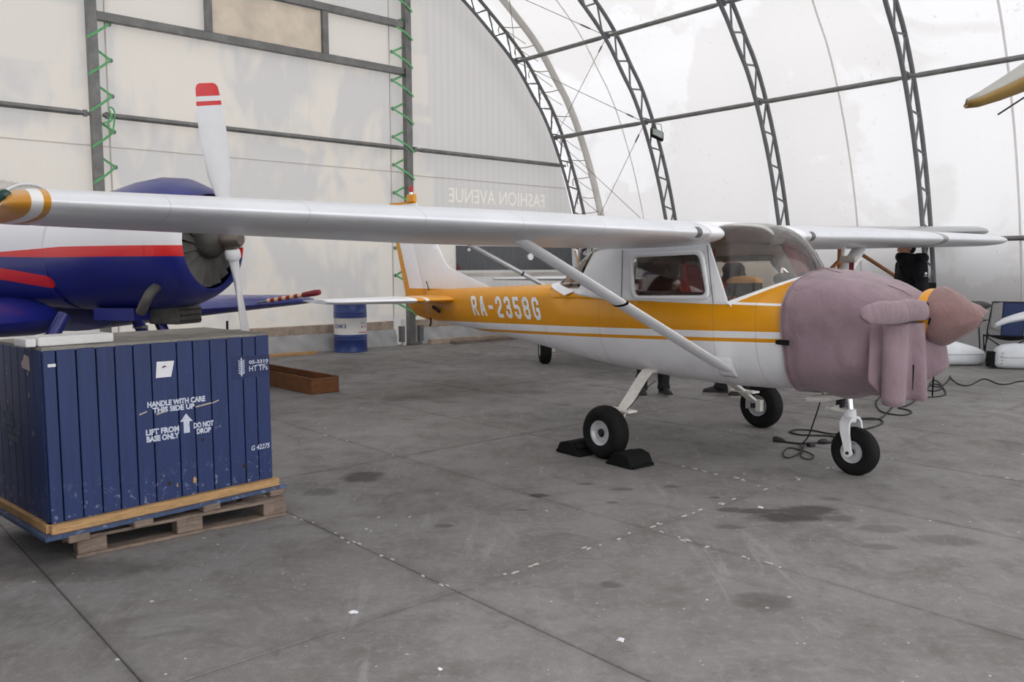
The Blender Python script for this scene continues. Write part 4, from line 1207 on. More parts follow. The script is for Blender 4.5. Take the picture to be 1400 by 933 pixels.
# hem along the rear edge, centre seam, side buckle and strap
MB().tube([v + Vector((0, 0, 0)) for v in rings[0]] + [rings[0][0]], .006, 6).build('hem', M_LILAC, main, True)
MB().tube([Vector((x, -.10, 0)) + Vector((0, 0, interp(x, tab)[2] + .026)) for x in [1.22 + .06 * k for k in range(12)]], .003, 5).build('seam', M_LILAC_SIDE, main, True)
bz = .945
bk = MB().box((1.235, -.535, bz), (.075, .018, .034)).build('buckle', M_BLACK, main)
MB().box((1.19, -.522, bz - .003), (.05, .006, .028)).build('strap', M_BLACK, main)
# front curtain hanging below the propeller
rows = []
plan = catmull([(1.80, -.455, 0), (1.86, -.42, 0), (1.90, -.46, 0), (1.97, -.37, 0), (1.965, -.28, 0), (2.0, -.20, 0), (1.97, -.10, 0), (2.0, 0, 0), (1.98, .1, 0)], 5)
for i in range(13):
    q = i / 12; row = []
    for j, p in enumerate(plan):
        u = j / (len(plan) - 1)
        zb_ = .605 + .14 * max(0, .16 - u) / .16 + .012 * math.sin(u * 15) + .62 * max(0, u - .60)
        z = 1.10 + (zb_ - 1.10) * q
        out = Vector((p.x - 1.6, p.y, 0)).normalized() * (.012 + .035 * q * math.sin(u * 21 + 1) + .02 * q)
        row.append(Vector((p.x, p.y, z)) + out)
    rows.append(row)
cu = MB().loft(rows, False, False, closed=False).build('hanging_flap', M_LILAC, cover, True, 80)
cu.modifiers.new('thickness', 'SOLIDIFY').thickness = .004
MB().box((2.00, -.18, .70), (.03, .12, .035), Euler((0, 0, .3)).to_matrix()).build('black_webbing', M_BLACK, cover)
MB().box((1.985, -.245, .76), (.012, .05, .16)).build('black_webbing', M_BLACK, cover)
MB().tube([(2.0, -.02, .97), (2.005, -.03, .8), (2.0, -.03, .62)], .005, 6).build('draw_cord', M_BLACK, cover, True)
# sleeve over the starboard blade, and the cloth cap over the spinner and port blade
rings = []
for y, h, w in ((.13, .062, .03), (.17, .072, .05), (.30, .078, .052), (.50, .078, .045), (.68, .074, .036), (.80, .062, .026), (.875, .034, .014), (.885, .01, .006)):
    ring = []
    for k in range(24):
        a = 2 * PI * k / 24; cz = math.sin(a); flat = max(cz, -.80)
        v = Vector((1.975 + w * math.cos(a), -y, 1.180 + h * flat - .006 + (.006 * math.sin(y * 23))))
        v += Vector((mnoise.noise(v * 9) * .012, 0, mnoise.noise(v * 7 + Vector((5, 0, 0))) * .010)); ring.append(v)
    rings.append(ring)
MB().loft(rings).build('blade_sleeve', M_LILAC, cover, True, 70)
MB().tube(catmull([(2.0, -.145, 1.225), (2.03, -.15, 1.17), (2.02, -.16, 1.09)], 4), .006, 6).build('draw_cord', M_BLACK, cover, True)
rings = []
for x, r, dz, dy in ((1.995, .176, 0, .02), (2.02, .178, -.004, .022), (2.07, .160, -.010, .025), (2.12, .132, -.016, .03), (2.17, .100, -.020, .03), (2.215, .066, -.022, .03), (2.245, .036, -.022, .03), (2.26, .010, -.022, .03)):
    ring = []
    for k in range(28):
        a = 2 * PI * k / 28; lo = max(0, -math.sin(a))
        v = Vector((x, dy + r * math.cos(a) * 1.05, 1.145 + dz + r * math.sin(a) * (1 + .10 * lo * (2.2 - x) / .2)))
        v += Vector((0, 1, 1)) * (mnoise.noise(v * 6) * .014 + .006 * math.sin(a * 7 + x * 20)); ring.append(v)
    rings.append(ring)
MB().loft(rings).build('spinner_cap', M_LILAC_SIDE, cover, True, 70)
rings = []
for y, h in ((.10, .13), (.25, .10), (.45, .08), (.6, .05), (.66, .02)):
    rings.append([Vector((1.985 + .05 * math.cos(a), y, 1.14 + h * math.sin(a))) for a in [2 * PI * k / 20 for k in range(20)]])
MB().loft(rings).build('blade_sleeve', M_LILAC_SIDE, cover, True, 70)

# =================================================================== WHEEL CHOCKS
def chock(x, y, flip, label):
    c = empty('wheel_chock', tuple(plane.matrix_basis @ Vector((x, y, 0))), -.9062)
    prof = [(-.14, 0), (-.095, .085), (-.02, .105), (.03, .10), (.14, .0)]
    if flip: prof = [(-a, b) for a, b in reversed(prof)]
    ring0 = [Vector((a, -.12, b)) for a, b in prof]; ring1 = [Vector((a, .12, b)) for a, b in prof]
    o = MB().loft([ring0, ring1]).build('chock_body', M_BLACK, c); bevel(o, .006, 1)
    s = -1 if flip else 1
    MB().box((s * .075, 0, .07), (.05, .2, .02), Euler((0, math.radians(40) * s, 0)).to_matrix()).build('ridge', M_BLACK, c)
    MB().box((-s * .12, 0, .012), (.05, .22, .02)).build('foot_lip', M_BLACK, c)
    tag(c, label, 'chock', 'chocks at the near main wheel')
chock(-.27, -1.02, False, 'black rubber chock behind the near main wheel')
chock(.26, -1.0, True, 'black rubber chock in front of the near main wheel')

# =================================================================== SECOND HIGH-WING AIRCRAFT behind
M_SILV = simple('plain_silver_paint', lin(186, 188, 190), .35, .3, .05, 3)
p2 = empty('silver_aircraft', (1.626, 12.759, 0), -1.503, 1.136)
skip = ('registration_letter', 'black_bag', 'tan_bag_top', 'headset_cup', 'headset_band', 'headrest', 'whip_aerial', 'pitot_cover', 'nose_gear', 'fin', 'fin_tip_cap', 'rudder', 'door_catch', 'tail_antenna', 'harness_strap', 'propeller_blade', 'seat_back', 'seat_cushion', 'control_yoke', 'spinner', 'engine_cowl', 'navigation_light')
for ch in list(plane.children):
    if ch.name.split('.')[0] in skip: continue
    c = copy_tree(ch, p2, skip)
    if ch.name.split('.')[0] == 'wing' and ch.data.vertices[0].co.y < 0: c.rotation_euler = (-.024, 0, 0)
for ob in p2.children_recursive:
    if ob.type == 'MESH' and ob.data.materials and ob.data.materials[0] is M_WING: ob.data = ob.data.copy(); ob.data.materials[0] = M_SILV
    if ob.type == 'MESH' and ob.data.materials and ob.data.materials[0] in (M_BODY, M_STAB, M_CABIN):
        ob.data = ob.data.copy(); ob.data.materials[0] = M_WHITE
MB().loft([cring(*r) for r in COWL]).build('engine_cowl', M_WHITE, p2, True, 40)
MB().lathe([(.16, 1.93), (.16, 1.99), (.10, 2.11), (.001, 2.18)], 20, 'x', (0, 0, 1.145)).build('spinner', M_WHITE, p2, True)
MB().loft([[Vector((x0, .02, z)) for x0, z in ((-3.0, 1.2), (-3.8, 1.62), (-4.3, 1.65), (-4.1, 1.0))], [Vector((x0, -.02, z)) for x0, z in ((-3.0, 1.2), (-3.8, 1.62), (-4.3, 1.65), (-4.1, 1.0))]]).build('fin', M_WHITE, p2)
for a in (0,): MB().tube([(-3.9, 0, .85), (-4.1, 0, .25), (-4.15, 0, .12)], .025, 8).build('tail_leg', M_DARK, p2, True)
MB().lathe([(.05, -.03), (.10, -.03), (.11, 0), (.10, .03), (.05, .03)], 20, 'y', (-4.15, 0, .11)).build('tail_wheel', M_TYRE, p2, True)
tag(p2, 'silver winged high wing aircraft parked behind the amber one', 'aircraft')

# =================================================================== BLUE LOW-WING AIRCRAFT at the left
YB = lin(28, 36, 120); YR = lin(214, 36, 36)
def yak_paint():
    t = NT('blue_red_white_livery'); p = t.coord(); x = t.sep(p)
    blue = t.mix(t.ramp(t.noise(p, 3, 4), .3, .7), YB, tuple(c * .8 for c in YB)); white = lin(226, 226, 228); red = YR
    lo = t.m('MULTIPLY_ADD', t.m('MAXIMUM', t.m('SUBTRACT', -1.35, x[0]), 0), .02, 1.562)
    hi = t.m('MULTIPLY_ADD', t.m('MAXIMUM', t.m('SUBTRACT', -1.2, x[0]), 0), -.05, 1.645)
    c = t.mix(t.m('GREATER_THAN', x[2], lo), blue, red)
    c = t.mix(t.m('GREATER_THAN', x[2], hi), c, white)
    top = t.m('MULTIPLY', t.m('GREATER_THAN', x[2], 1.99), t.m('GREATER_THAN', x[0], -1.38))
    c = t.mix(top, c, blue)
    # lower flame with a rounded tip
    zc = t.m('MULTIPLY_ADD', t.m('SUBTRACT', -1.40, x[0]), .14, 1.365)
    dz = t.m('DIVIDE', t.m('SUBTRACT', x[2], zc), .05); dx = t.m('DIVIDE', t.m('MAXIMUM', t.m('ADD', x[0], 1.42), 0), .06)
    fl = t.m('LESS_THAN', t.m('ADD', t.m('MULTIPLY', dz, dz), t.m('MULTIPLY', dx, dx)), 1.0)
    c = t.mix(t.m('MULTIPLY', fl, t.m('LESS_THAN', x[2], t.m('ADD', lo, .005))), c, red)
    lap = t.m('LESS_THAN', t.m('ABSOLUTE', t.m('SUBTRACT', x[0], -1.40)), .004)
    c = t.mix(t.m('MULTIPLY', lap, .4), c, lin(60, 60, 70))
    return t.done(t.pbr(c, .36, 0, None, .3))
M_YAK = yak_paint()
M_BLUE = simple('deep_blue_gloss', YB, .38, 0, .12, 3, coat=.25)
M_YTOP = M_BLUE
M_SHUT = simple('engine_shutter_grey', lin(86, 84, 80), .6, .4, .25, 12)
M_PROP = simple('white_propeller_paint', lin(226, 227, 229), .4, 0, .05, 4, coat=.15)
M_CANV = simple('greyed_canopy_glass', lin(176, 172, 164), .25, 0, .08, 3)
yak = empty('aerobatic_aircraft', (-2.255, 6.70, 0), math.radians(-17))
tag(yak, 'blue, red and white low wing aircraft with a white propeller', 'aircraft')
ZA = 1.68
def oval(x, ry, rz, zc, n=40, e=2.0):
    return [Vector((x, ry * (abs(math.cos(a)) ** (2 / e)) * (1 if math.cos(a) >= 0 else -1), zc + rz * (abs(math.sin(a)) ** (2 / e)) * (1 if math.sin(a) >= 0 else -1))) for a in [2 * PI * k / n for k in range(n)]]
cw = [(-.20, .375, .375, ZA + .0), (-.155, .385, .385, ZA), (-.16, .405, .405, ZA), (-.24, .455, .455, ZA), (-.38, .505, .515, ZA), (-.56, .535, .535, ZA - .005), (-.75, .54, .53, ZA - .025), (-.95, .53, .51, ZA - .055), (-1.15, .51, .49, ZA - .075), (-1.40, .485, .475, ZA - .085)]
MB().loft([oval(*r) for r in cw], False, True).build('engine_cowling', M_YAK, yak, True, 50)
fr = [(-1.39, .48, .47, ZA - .085), (-1.8, .465, .46, 1.60), (-2.4, .46, .45, 1.56), (-3.2, .44, .44, 1.52), (-4.2, .36, .38, 1.50), (-5.2, .20, .27, 1.52), (-6.0, .06, .16, 1.56)]
MB().loft([oval(*r, e=2.3) for r in fr]).build('fuselage', M_YAK, yak, True, 50)
# engine front: shutters and reduction gear housing
sh = MB().lathe([(.37, -.26), (.10, -.24), (.09, -.2)], 36, 'x', (0, 0, ZA)).build('shutter_disc', M_DARK, yak, True)
for k in range(18):
    a = 2 * PI * k / 18; rt = Euler((a, 0, 0)).to_matrix() @ Euler((0, 0, .35)).to_matrix()
    MB().box(Euler((a, 0, 0)).to_matrix() @ Vector((-.235, 0, .235)) + Vector((0, 0, ZA)), (.008, .085, .25), rt).build('shutter_blade', M_SHUT, sh)
MB().lathe([(.15, -.24), (.15, -.16), (.11, -.10), (.07, -.06), (.07, .05), (.045, .07), (.001, .07)], 24, 'x', (0, 0, ZA + .02)).build('gear_housing', M_SHUT, yak, True, 40)
hub = MB().lathe([(.001, -.07), (.075, -.07), (.075, .06), (.05, .10), (.001, .10)], 20, 'x', (0, 0, ZA + .02)).build('propeller_hub', simple('bare_hub_metal', lin(120, 110, 102), .4, .7), yak, True, 40)
def pmat():
    t = NT('propeller_blade_paint'); x = t.sep(t.coord()); r = t.m('ABSOLUTE', x[2])
    f = t.m('MAXIMUM', t.m('GREATER_THAN', r, 1.105), t.m('MULTIPLY', t.m('GREATER_THAN', r, 1.035), t.m('LESS_THAN', r, 1.068)))
    c = t.mix(f, t.mix(t.noise(t.coord(), 4), lin(228, 229, 231), lin(214, 215, 218)), lin(206, 34, 38))
    return t.done(t.pbr(c, .4, 0, None, .15))
M_PB = pmat()
for s in (0, 1):
    rings = []
    for z, ch, th, tw, off in ((.10, .085, .085, 0, 0), (.17, .085, .085, 0, 0), (.22, .075, .075, 5, 0), (.34, .12, .055, 40, 0), (.5, .20, .038, 34, .0), (.75, .245, .026, 28, 0), (.95, .24, .018, 26, .005), (1.10, .215, .013, 25, .010), (1.165, .20, .010, 25, .012), (1.19, .17, .007, 25, .012), (1.20, .12, .004, 25, .012)):
        rt = Euler((0, 0, math.radians(-tw * .75))).to_matrix()
        rings.append([rt @ Vector((th / 2 * math.sin(a), ch / 2 * math.cos(a) + off, 0)) + Vector((0, 0, z)) for a in [2 * PI * k / 20 for k in range(20)]])
    m_ = Matrix.Translation((.0, 0, ZA + .02)) @ Matrix.Rotation(math.radians(12) + s * PI, 4, 'X')
    bl = MB().loft(rings).build('propeller_blade', M_PB, yak, True, 60, matrix=m_)
    MB().lathe([(.05, .08), (.062, .10), (.062, .15), (.05, .17)], 18, 'z').build('blade_collar', M_PROP, bl, True)
cwt = MB().box((.0, .06, ZA + .02 + .05), (.05, .22, .05), Euler((.2, 0, 0)).to_matrix()).build('counterweight', M_RUST, hub)
# canopy and windscreen
rings = []
for x, w, h, z in ((-1.66, .05, .02, 1.98), (-1.80, .30, .16, 1.93), (-2.0, .37, .30, 1.90), (-2.3, .39, .37, 1.88), (-2.9, .40, .40, 1.86), (-3.6, .36, .34, 1.84), (-4.2, .2, .12, 1.80)):
    rings.append([Vector((x, w * math.cos(a), z + h * math.sin(a))) for a in [PI * k / 16 for k in range(17)]])
cn = MB().loft(rings, False, False, closed=False).build('canopy', M_CANV, yak, True, 60)
for x, w, h, z in ((-2.0, .375, .305, 1.90), (-2.9, .405, .405, 1.86)):
    MB().tube([Vector((x, w * math.cos(a), z + h * math.sin(a))) for a in [PI * k / 16 for k in range(17)]], .012, 6).build('canopy_frame', M_PROP, cn, True)
# wings
def ywing(sg, tip):
    rings = []
    for y in (.30, .55, 1.2, 2.2, 3.2, 3.9, 4.35, 4.52, 4.58):
        if y > tip: break
        k = (y - .45) / 4.15; c = 2.0 - .85 * k; le = -1.45 - .33 * k; z = 1.055 - .02 * k; t = .165 - .06 * k
        sc = 1 if y < 4.3 else (.93 if y < 4.4 else (.75 if y < 4.55 else .4)); up, lo = [], []
        for i in range(17):
            f = (1 - math.cos(PI * i / 16)) / 2; u, l = naca(f, t * (sc if sc < 1 else 1), .01, .35); ff = .45 + (f - .45) * sc
            up.append(Vector((le - c * ff, sg * y, z + u * c))); lo.append(Vector((le - c * ff, sg * y, z + l * c)))
        rings.append(up + lo[::-1])
    return MB().loft(rings).build('wing', M_BLUE, yak, True, 40)
wl = ywing(1, 9); wr = ywing(-1, 3.3)
# striped pitot boom on the port wing
pb = [(-1.52 + .0, 3.95, 1.09), (-.98, 3.95, 1.12)]
def striped():
    t = NT('red_cream_striped_sleeve'); x = t.sep(t.coord()); f = t.m('GREATER_THAN', t.m('FRACT', t.m('MULTIPLY', x[0], 9.5)), .5)
    return t.done(t.pbr(t.mix(f, lin(150, 34, 40), lin(214, 196, 160)), .7))
MB().tube([(-1.70, 2.8, 1.06), (-1.48, 2.8, 1.095)], .012, 8).build('pitot_boom', M_STEEL, wl, True)
MB().tube([(-1.52, 2.8, 1.09), (-1.02, 2.8, 1.165)], .024, 8).build('pitot_sleeve', striped(), wl, True)
MB().tube([(-1.04, 2.8, 1.162), (-.88, 2.8, 1.186), (-.82, 2.8, 1.195)], [.03, .036, .03], 8).build('pitot_cap', simple('maroon_cap', lin(120, 34, 40), .7), wl, True)
# undercarriage, exhaust, oil cooler
def leg(name, pts, r, whl):
    l = MB().tube(pts, r, 12).build(name, M_BLUE, yak, True)
    MB().tube([Vector(p) + Vector((.0, -.05, 0)) for p in pts], .011, 6).build('brake_hose', M_BLACK, l, True)
    MB().lathe([(r * 1.25, -.012), (r * 1.25, .012)], 10, 'z', tuple(Vector(pts[0]).lerp(Vector(pts[1]), .45))).build('hose_clip', M_STEEL, l, True)
    c = pts[-1]; MB().lathe([(.10, -.06), (.17, -.07), (.205, -.04), (.21, 0), (.205, .04), (.17, .07), (.10, .06)], 28, 'y', (c[0], c[1] + (0.10 if whl >= 0 else -.10), .207)).build('tyre', M_TYRE, l, True)
leg('nose_leg', [(-.80, 0, 1.22), (-.62, 0, .82), (-.50, 0, .207)], .045, 0)
leg('main_leg', [(-1.32, -.38, 1.10), (-1.36, -.62, .75), (-1.38, -.80, .207)], .052, -1)
leg('main_leg', [(-1.32, .38, 1.10), (-1.36, .62, .75), (-1.38, .80, .207)], .052, 1)
MB().tube(catmull([(-.42, -.36, 1.33), (-.42, -.44, 1.28), (-.45, -.47, 1.20), (-.50, -.46, 1.13)], 4), .038, 14).build('exhaust_pipe', M_SHUT, yak, True)
oc = MB().box((-.62, .08, 1.085), (.30, .30, .15)).build('oil_cooler', M_SHUT, yak); bevel(oc, .02, 2)
for k in range(3): MB().box((-.465, .08, 1.04 + k * .045), (.012, .26, .012)).build('cooler_vane', M_DARK, oc)
MB().box((-.95, .0, 1.10), (.4, .5, .10)).build('belly_fairing', M_BLUE, yak)
MB().tube([(-1.0, 1.3, .95), (-1.02, 1.32, .6), (-1.05, 1.35, .05)], .012, 6).build('wing_prop_rod', M_DARK, yak, True)
# tail (outside the picture)
MB().loft([[Vector((x, y, z)) for x, z in ((-5.1, 1.6), (-5.6, 2.55), (-6.15, 2.55), (-6.1, 1.5))] for y in (.03, -.03)]).build('fin', M_YAK, yak)
MB().loft([[Vector((x, y, z)) for x, y in ((-5.1, 0), (-5.4, 1.3), (-6.0, 1.3), (-6.0, -1.0), (-5.4, -1.0))] for z in (1.6, 1.64)]).build('tailplane', M_BLUE, yak)
# =================================================================== BLUE CRATE ON ITS PALLET
CA = .833; CO = Vector((-2.277, 3.996, 0)); CW, CD, CZ0, CZ1 = 1.237, .78, .205, 1.067
def crate_mat(name, col, wear):
    t = NT(name); p = t.coord('World'); x = t.sep(p)
    gr = t.noise(t.mapping(p, (14, 14, 1.2)), 3, 5, .6)
    c = t.mix(t.ramp(gr, .3, .7), tuple(a * .82 for a in col), tuple(a * 1.18 for a in col))
    scuff = t.ramp(t.noise(p, 7, 7, .75), .66, .72); c = t.mix(t.m('MULTIPLY', scuff, .55 * wear), c, lin(150, 162, 186))
    chip = t.ramp(t.noise(t.mapping(p, (1, 1, .6)), 26, 4, .7), .75, .77); c = t.mix(t.m('MULTIPLY', chip, wear), c, lin(196, 190, 178))
    low = t.m('MULTIPLY', t.ramp(x[2], .22, .42, 1, 0), t.ramp(t.noise(p, 30, 5, .7), .58, .63)); c = t.mix(t.m('MULTIPLY', low, .6), c, lin(158, 168, 190))
    nrm = t.bump(gr, .25, .004)
    return t.done(t.pbr(c, .48, 0, nrm, 0, .5))
M_CRATE = crate_mat('blue_crate_paint', lin(33, 52, 100), 1.0)
M_CRIN = simple('crate_gap_timber', lin(58, 40, 34), .9, 0, .2, 20)
def wood(name, col, sc=1.0, dirt=.3):
    t = NT(name); p = t.coord('World'); g = t.noise(t.mapping(p, (3 * sc, 3 * sc, 26 * sc), rot=(0, .05, 0)), 2.2, 6, .6, .8)
    c = t.mix(t.ramp(g, .3, .7), tuple(a * .62 for a in col), tuple(min(1, a * 1.15) for a in col))
    d = t.ramp(t.noise(p, 9, 5, .7), .5, .72); c = t.mix(t.m('MULTIPLY', d, dirt), c, tuple(a * .35 for a in col))
    return t.done(t.pbr(c, .75, 0, t.bump(g, .3, .004), 0, .3))
M_PINE = wood('fresh_pine', lin(200, 160, 112), 1, .25); M_PALLET = wood('weathered_pallet_wood', lin(140, 124, 112), 1, .5); M_BROWN = wood('brown_stained_timber', lin(128, 84, 54), .8, .35)
M_CHIPB = crate_mat('chipped_blue_timber', lin(60, 80, 116), 1.6)
M_STEN = simple('white_stencil_paint', lin(206, 212, 228), .8, 0, .22, 60)
M_PAPER = simple('white_paper', lin(236, 236, 240), .8, 0, .04, 8)
M_GREYTOP = wood('bare_grey_boards', lin(150, 146, 138), 1, .3)
crate = empty('shipping_crate', tuple(CO), CA)
tag(crate, 'dark blue plank shipping crate with white stencils under the wing tip', 'crate')
MB().box((CW / 2, CD / 2, (CZ0 + CZ1) / 2 - .01), (CW - .05, CD - .05, CZ1 - CZ0 - .03)).build('inner_box', M_CRIN, crate)
ed = [0, .062, .155, .25, .342, .436, .529, .67, .762, .862, .964, 1.061, 1.146, CW]
rnd = random.Random(3)
for i, (a, b) in enumerate(zip(ed, ed[1:])):
    if i == 0: a += 0
    o = MB().box(((a + b) / 2, .011 - rnd.uniform(0, .0015), (CZ0 + CZ1) / 2), (b - a - .0065, .024, CZ1 - CZ0 - rnd.uniform(0, .004))).build('board', M_CRATE, crate); bevel(o, .002)
nb = 7
for i in range(nb):
    w = CD / nb
    for xx in (.011, CW - .011):
        o = MB().box((xx, .024 + w * (i + .5) * (CD - .024) / CD, (CZ0 + CZ1) / 2), (.024, w * (CD - .024) / CD - .005, CZ1 - CZ0 - .002)).build('board', M_CRATE, crate); bevel(o, .002)
for i in range(6):
    w = CD / 6; MB().box((CW / 2, w * (i + .5), CZ1 + .004), (CW - .004, w - .004, .018)).build('lid_board', M_GREYTOP, crate)
# pine bottom rail and chipped base board
o = MB().box((CW / 2 + .005, .012, CZ0 - .022), (CW + .03, .10, .045)).build('bottom_rail', M_PINE, crate); bevel(o, .003)
o = MB().box((.012, CD / 2, CZ0 - .022), (.07, CD, .045)).build('bottom_rail', M_PINE, crate); bevel(o, .003)
for a, w in ((CW / 2, CW + .10),):
    o = MB().box((a, CD / 2 - .02, CZ0 - .053), (w, CD + .10, .018)).build('base_board', M_CHIPB, crate)
for u in (.10, .42, .80, CW - .02):
    o = MB().box((u, -.025, CZ0 - .074), (.10, .12, .036)).build('skid_block', M_PALLET, crate); bevel(o, .005, 1)
# stencils (front face)
def sten(txt, u, z, h, w, bold=.03, rot=0, mat=M_STEN, y=-.0035, shear=0):
    me = text_mesh(txt, h, w, bold=bold, shear=shear)
    map_mesh(me, lambda x, yy: Vector((u + x, y, z + yy + x * rot))); o = link('stencil', me, mat, crate); return o
sten('HANDLE WITH CARE', .498, .724, .032, .325, .05, -.01)
sten('THIS SIDE UP', .525, .690, .031, .235, .05, -.01)
sten('LIFT FROM', .484, .575, .033, .183, .05, -.01)
sten('BASE ONLY', .486, .538, .033, .180, .05, -.01)
sten('DO NOT', .750, .576, .032, .118, .05, 0)
sten('DROP', .766, .541, .032, .085, .05, 0)
def flat(name, pts, mat, y=-.004, parent=None):
    n = len(pts); return mk(name, [(a, y, b) for a, b in pts] + [(a, y + .002, b) for a, b in pts], [list(range(n)), list(range(2 * n - 1, n - 1, -1))] + [[i, (i + 1) % n, (i + 1) % n + n, i + n] for i in range(n)], mat, parent or crate)
flat('arrow_stencil', [(.693, .558), (.726, .558), (.726, .622), (.745, .620), (.709, .666), (.674, .624), (.693, .624)], M_STEN)
flat('stencil_patch', [(.99, .822), (1.234, .826), (1.234, .954), (.99, .955)], simple('navy_patch_paint', lin(32, 46, 92), .6, 0, .15, 20), -.0026)
sten('05-3310', 1.100, .905, .022, .125, .03, 0, y=-.005); sten('HT TPs', 1.100, .862, .032, .12, .012, 0, y=-.005)
flat('underline', [(1.14, .895), (1.222, .897), (1.222, .8995), (1.14, .8975)], M_STEN, -.005)
# ear-of-wheat mark
flat('wheat_mark', [(1.048, .838), (1.054, .838), (1.056, .945), (1.048, .945)], M_STEN, -.005)
for k in range(6):
    zz = .845 + k * .014
    flat('wheat_mark', [(1.032, zz + .014), (1.050, zz), (1.050, zz + .006), (1.034, zz + .020)], M_STEN, -.005); flat('wheat_mark', [(1.072, zz + .014), (1.054, zz), (1.054, zz + .006), (1.070, zz + .020)], M_STEN, -.005)
sten('G 42275', 1.098, .392, .03, .122, .02, 0, shear=.2)
pp = flat('paper_notice', [(.549, .879), (.633, .879), (.653, .964), (.557, .966)], M_PAPER, -.006); pp['label'] = 'white paper notice'
flat('torn_print', [(.583, .928), (.60, .936), (.612, .932), (.60, .943), (.588, .938)], M_BLACK, -.0085, pp)
flat('paper_scrap', [(.022, .985), (.058, .985), (.058, 1.0), (.022, 1.0)], M_PAPER, -.006)
# scrape across the planks, knots and chips
for a, b, z in ((.455, .495, .690), (.545, .60, .679), (.765, .862, .692), (.868, .905, .702)):
    flat('scrape', [(a, z), (b, z + .012), (b, z + .018), (a, z + .007)], simple('bare_scrape', lin(196, 182, 160), .8, 0, .2, 50), -.0035)
for u, z, r in ((1.05, .312, .013), (.60, .295, .012), (.80, .505, .008)):
    MB().lathe([(r, -.0035), (r * .8, -.004), (.0005, -.004)], 12, 'y', (u, 0, z)).build('knot_hole', M_CRIN, crate)
flat('bare_patch', [(.735, .272), (.752, .268), (.756, .290), (.748, .305), (.737, .300)], M_PINE, -.0035)
flat('bare_patch', [(.640, .268), (.648, .268), (.647, .29), (.641, .285)], M_PINE, -.0035)
# end face: paper scrap and blurred stencil block
def lflat(name, pts, mat, x=-.004): return mk(name, [(x, a, b) for a, b in pts] + [(x + .002, a, b) for a, b in pts], [list(range(len(pts))), list(range(2 * len(pts) - 1, len(pts) - 1, -1))], mat, crate)
lflat('paper_scrap', [(.17, .955), (.28, .965), (.285, .99), (.255, 1.01), (.24, 1.035), (.17, 1.025)], simple('stained_paper', lin(212, 196, 184), .8))
rs = random.Random(5)
for row, (y0, y1, z) in enumerate(((.48, .655, .680), (.36, .66, .640), (.37, .66, .602), (.40, .66, .562))):
    y = y0
    while y < y1 - .012:
        w = rs.uniform(.010, .018)
        if rs.random() > .16: lflat('worn_stencil', [(y, z), (y + w, z), (y + w, z + .028), (y, z + .028)], simple('worn_stencil_paint', lin(112, 118, 138), .85, 0, .5, 90))
        y += w + .006
for y, z in ((.53, .75), (.53, .53), (.165, .63), (.2, .93), (.2, .82)): lflat('chip', [(y, z), (y + .008, z), (y + .009, z + .02), (y + .001, z + .024)], MATS['bare_scrape'])

# unseen second crate, added to shade the stencilled crate's end face
shade_crate = empty('shipping_crate', tuple(CO - Matrix.Rotation(CA, 3, 'Z') @ Vector((1.237 + .27, 0, 0))), CA)  # added crate, out of view, there only for its shade
for i in range(8):
    bevel(MB().box((.077 + i * .1546, .4, .72), (.148, .80, 1.04)).build('board', M_CRATE, shade_crate), .003)
MB().box((.62, .4, .10), (1.2, .8, .20)).build('base_board', M_PALLET, shade_crate); MB().box((.62, .4, 1.25), (1.24, .8, .02)).build('lid_board', M_GREYTOP, shade_crate)
tag(shade_crate, 'added unseen dark blue plank crate shading the stencilled crate', 'crate')
# foam block on the crate lid
fb = empty('foam_block', tuple(CO + Matrix.Rotation(CA, 3, 'Z') @ Vector((.17, .16, 1.081))), CA + .06)
o = MB().box((0.02, 0, .024), (.37, .17, .048)).build('foam_slab', simple('white_foam', lin(236, 236, 234), .9, 0, .04, 30, .3, 200), fb); bevel(o, .010, 2)
o = MB().box((-.195, 0, .021), (.05, .15, .042)).build('foam_end', MATS['white_foam'], fb); bevel(o, .010, 2)
tag(fb, 'white foam block lying on the lid of the blue crate', 'foam block')

# pallet: three blocks a row, top stringers and bottom boards
pa, pb_ = Vector((-2.205, 4.082, 0)), Vector((-1.338, 4.815, 0))
pl = empty('wooden_pallet', tuple(pa), math.atan2((pb_ - pa).y, (pb_ - pa).x)); PL = (pb_ - pa).length
tag(pl, 'weathered wooden pallet under the blue crate', 'pallet')
ln_ = .72
for y in (.045, ln_ / 2, ln_ - .045):
    o = MB().box((PL / 2, y, .010), (PL, .09, .018)).build('bottom_board', M_PALLET, pl); bevel(o, .002)
    for x in (.075, PL / 2, PL - .075):
        o = MB().box((x, y, .058), (.14, .09, .076)).build('block', M_PALLET, pl); bevel(o, .004)
    o = MB().box((PL / 2, y, .104), (PL - .02, .09, .016)).build('stringer_board', M_PALLET, pl)

# =================================================================== STEEL DRUM
def drum_mat():
    t = NT('drum_paint'); x = t.sep(t.coord()); f = t.m('MULTIPLY', t.m('GREATER_THAN', x[2], .315), t.m('LESS_THAN', x[2], .605))
    n = t.noise(t.coord(), 6, 5); blue = t.mix(n, lin(34, 62, 132), lin(28, 50, 112))
    return t.done(t.pbr(t.mix(f, blue, lin(220, 218, 216)), .38, 0, None, .2))
M_DRUM = drum_mat()
dr = empty('steel_drum', (-2.88, 14.76, 0), 0)
tag(dr, 'blue steel drum with a white band by the gable wall', 'drum')
pr_ = [(.001, .01), (.285, .01), (.292, 0), (.298, .008), (.292, .02)]
z = .03
for zz in (.22, .25, .28, .61, .64, .67, .70): pr_ += [(.288, zz - .012), (.296, zz), (.288, zz + .012)]
pr_ += [(.288, .86), (.298, .87), (.298, .88), (.285, .88), (.28, .865), (.001, .865)]
MB().lathe(pr_, 48, 'z').build('drum_shell', M_DRUM, dr, True, 40)
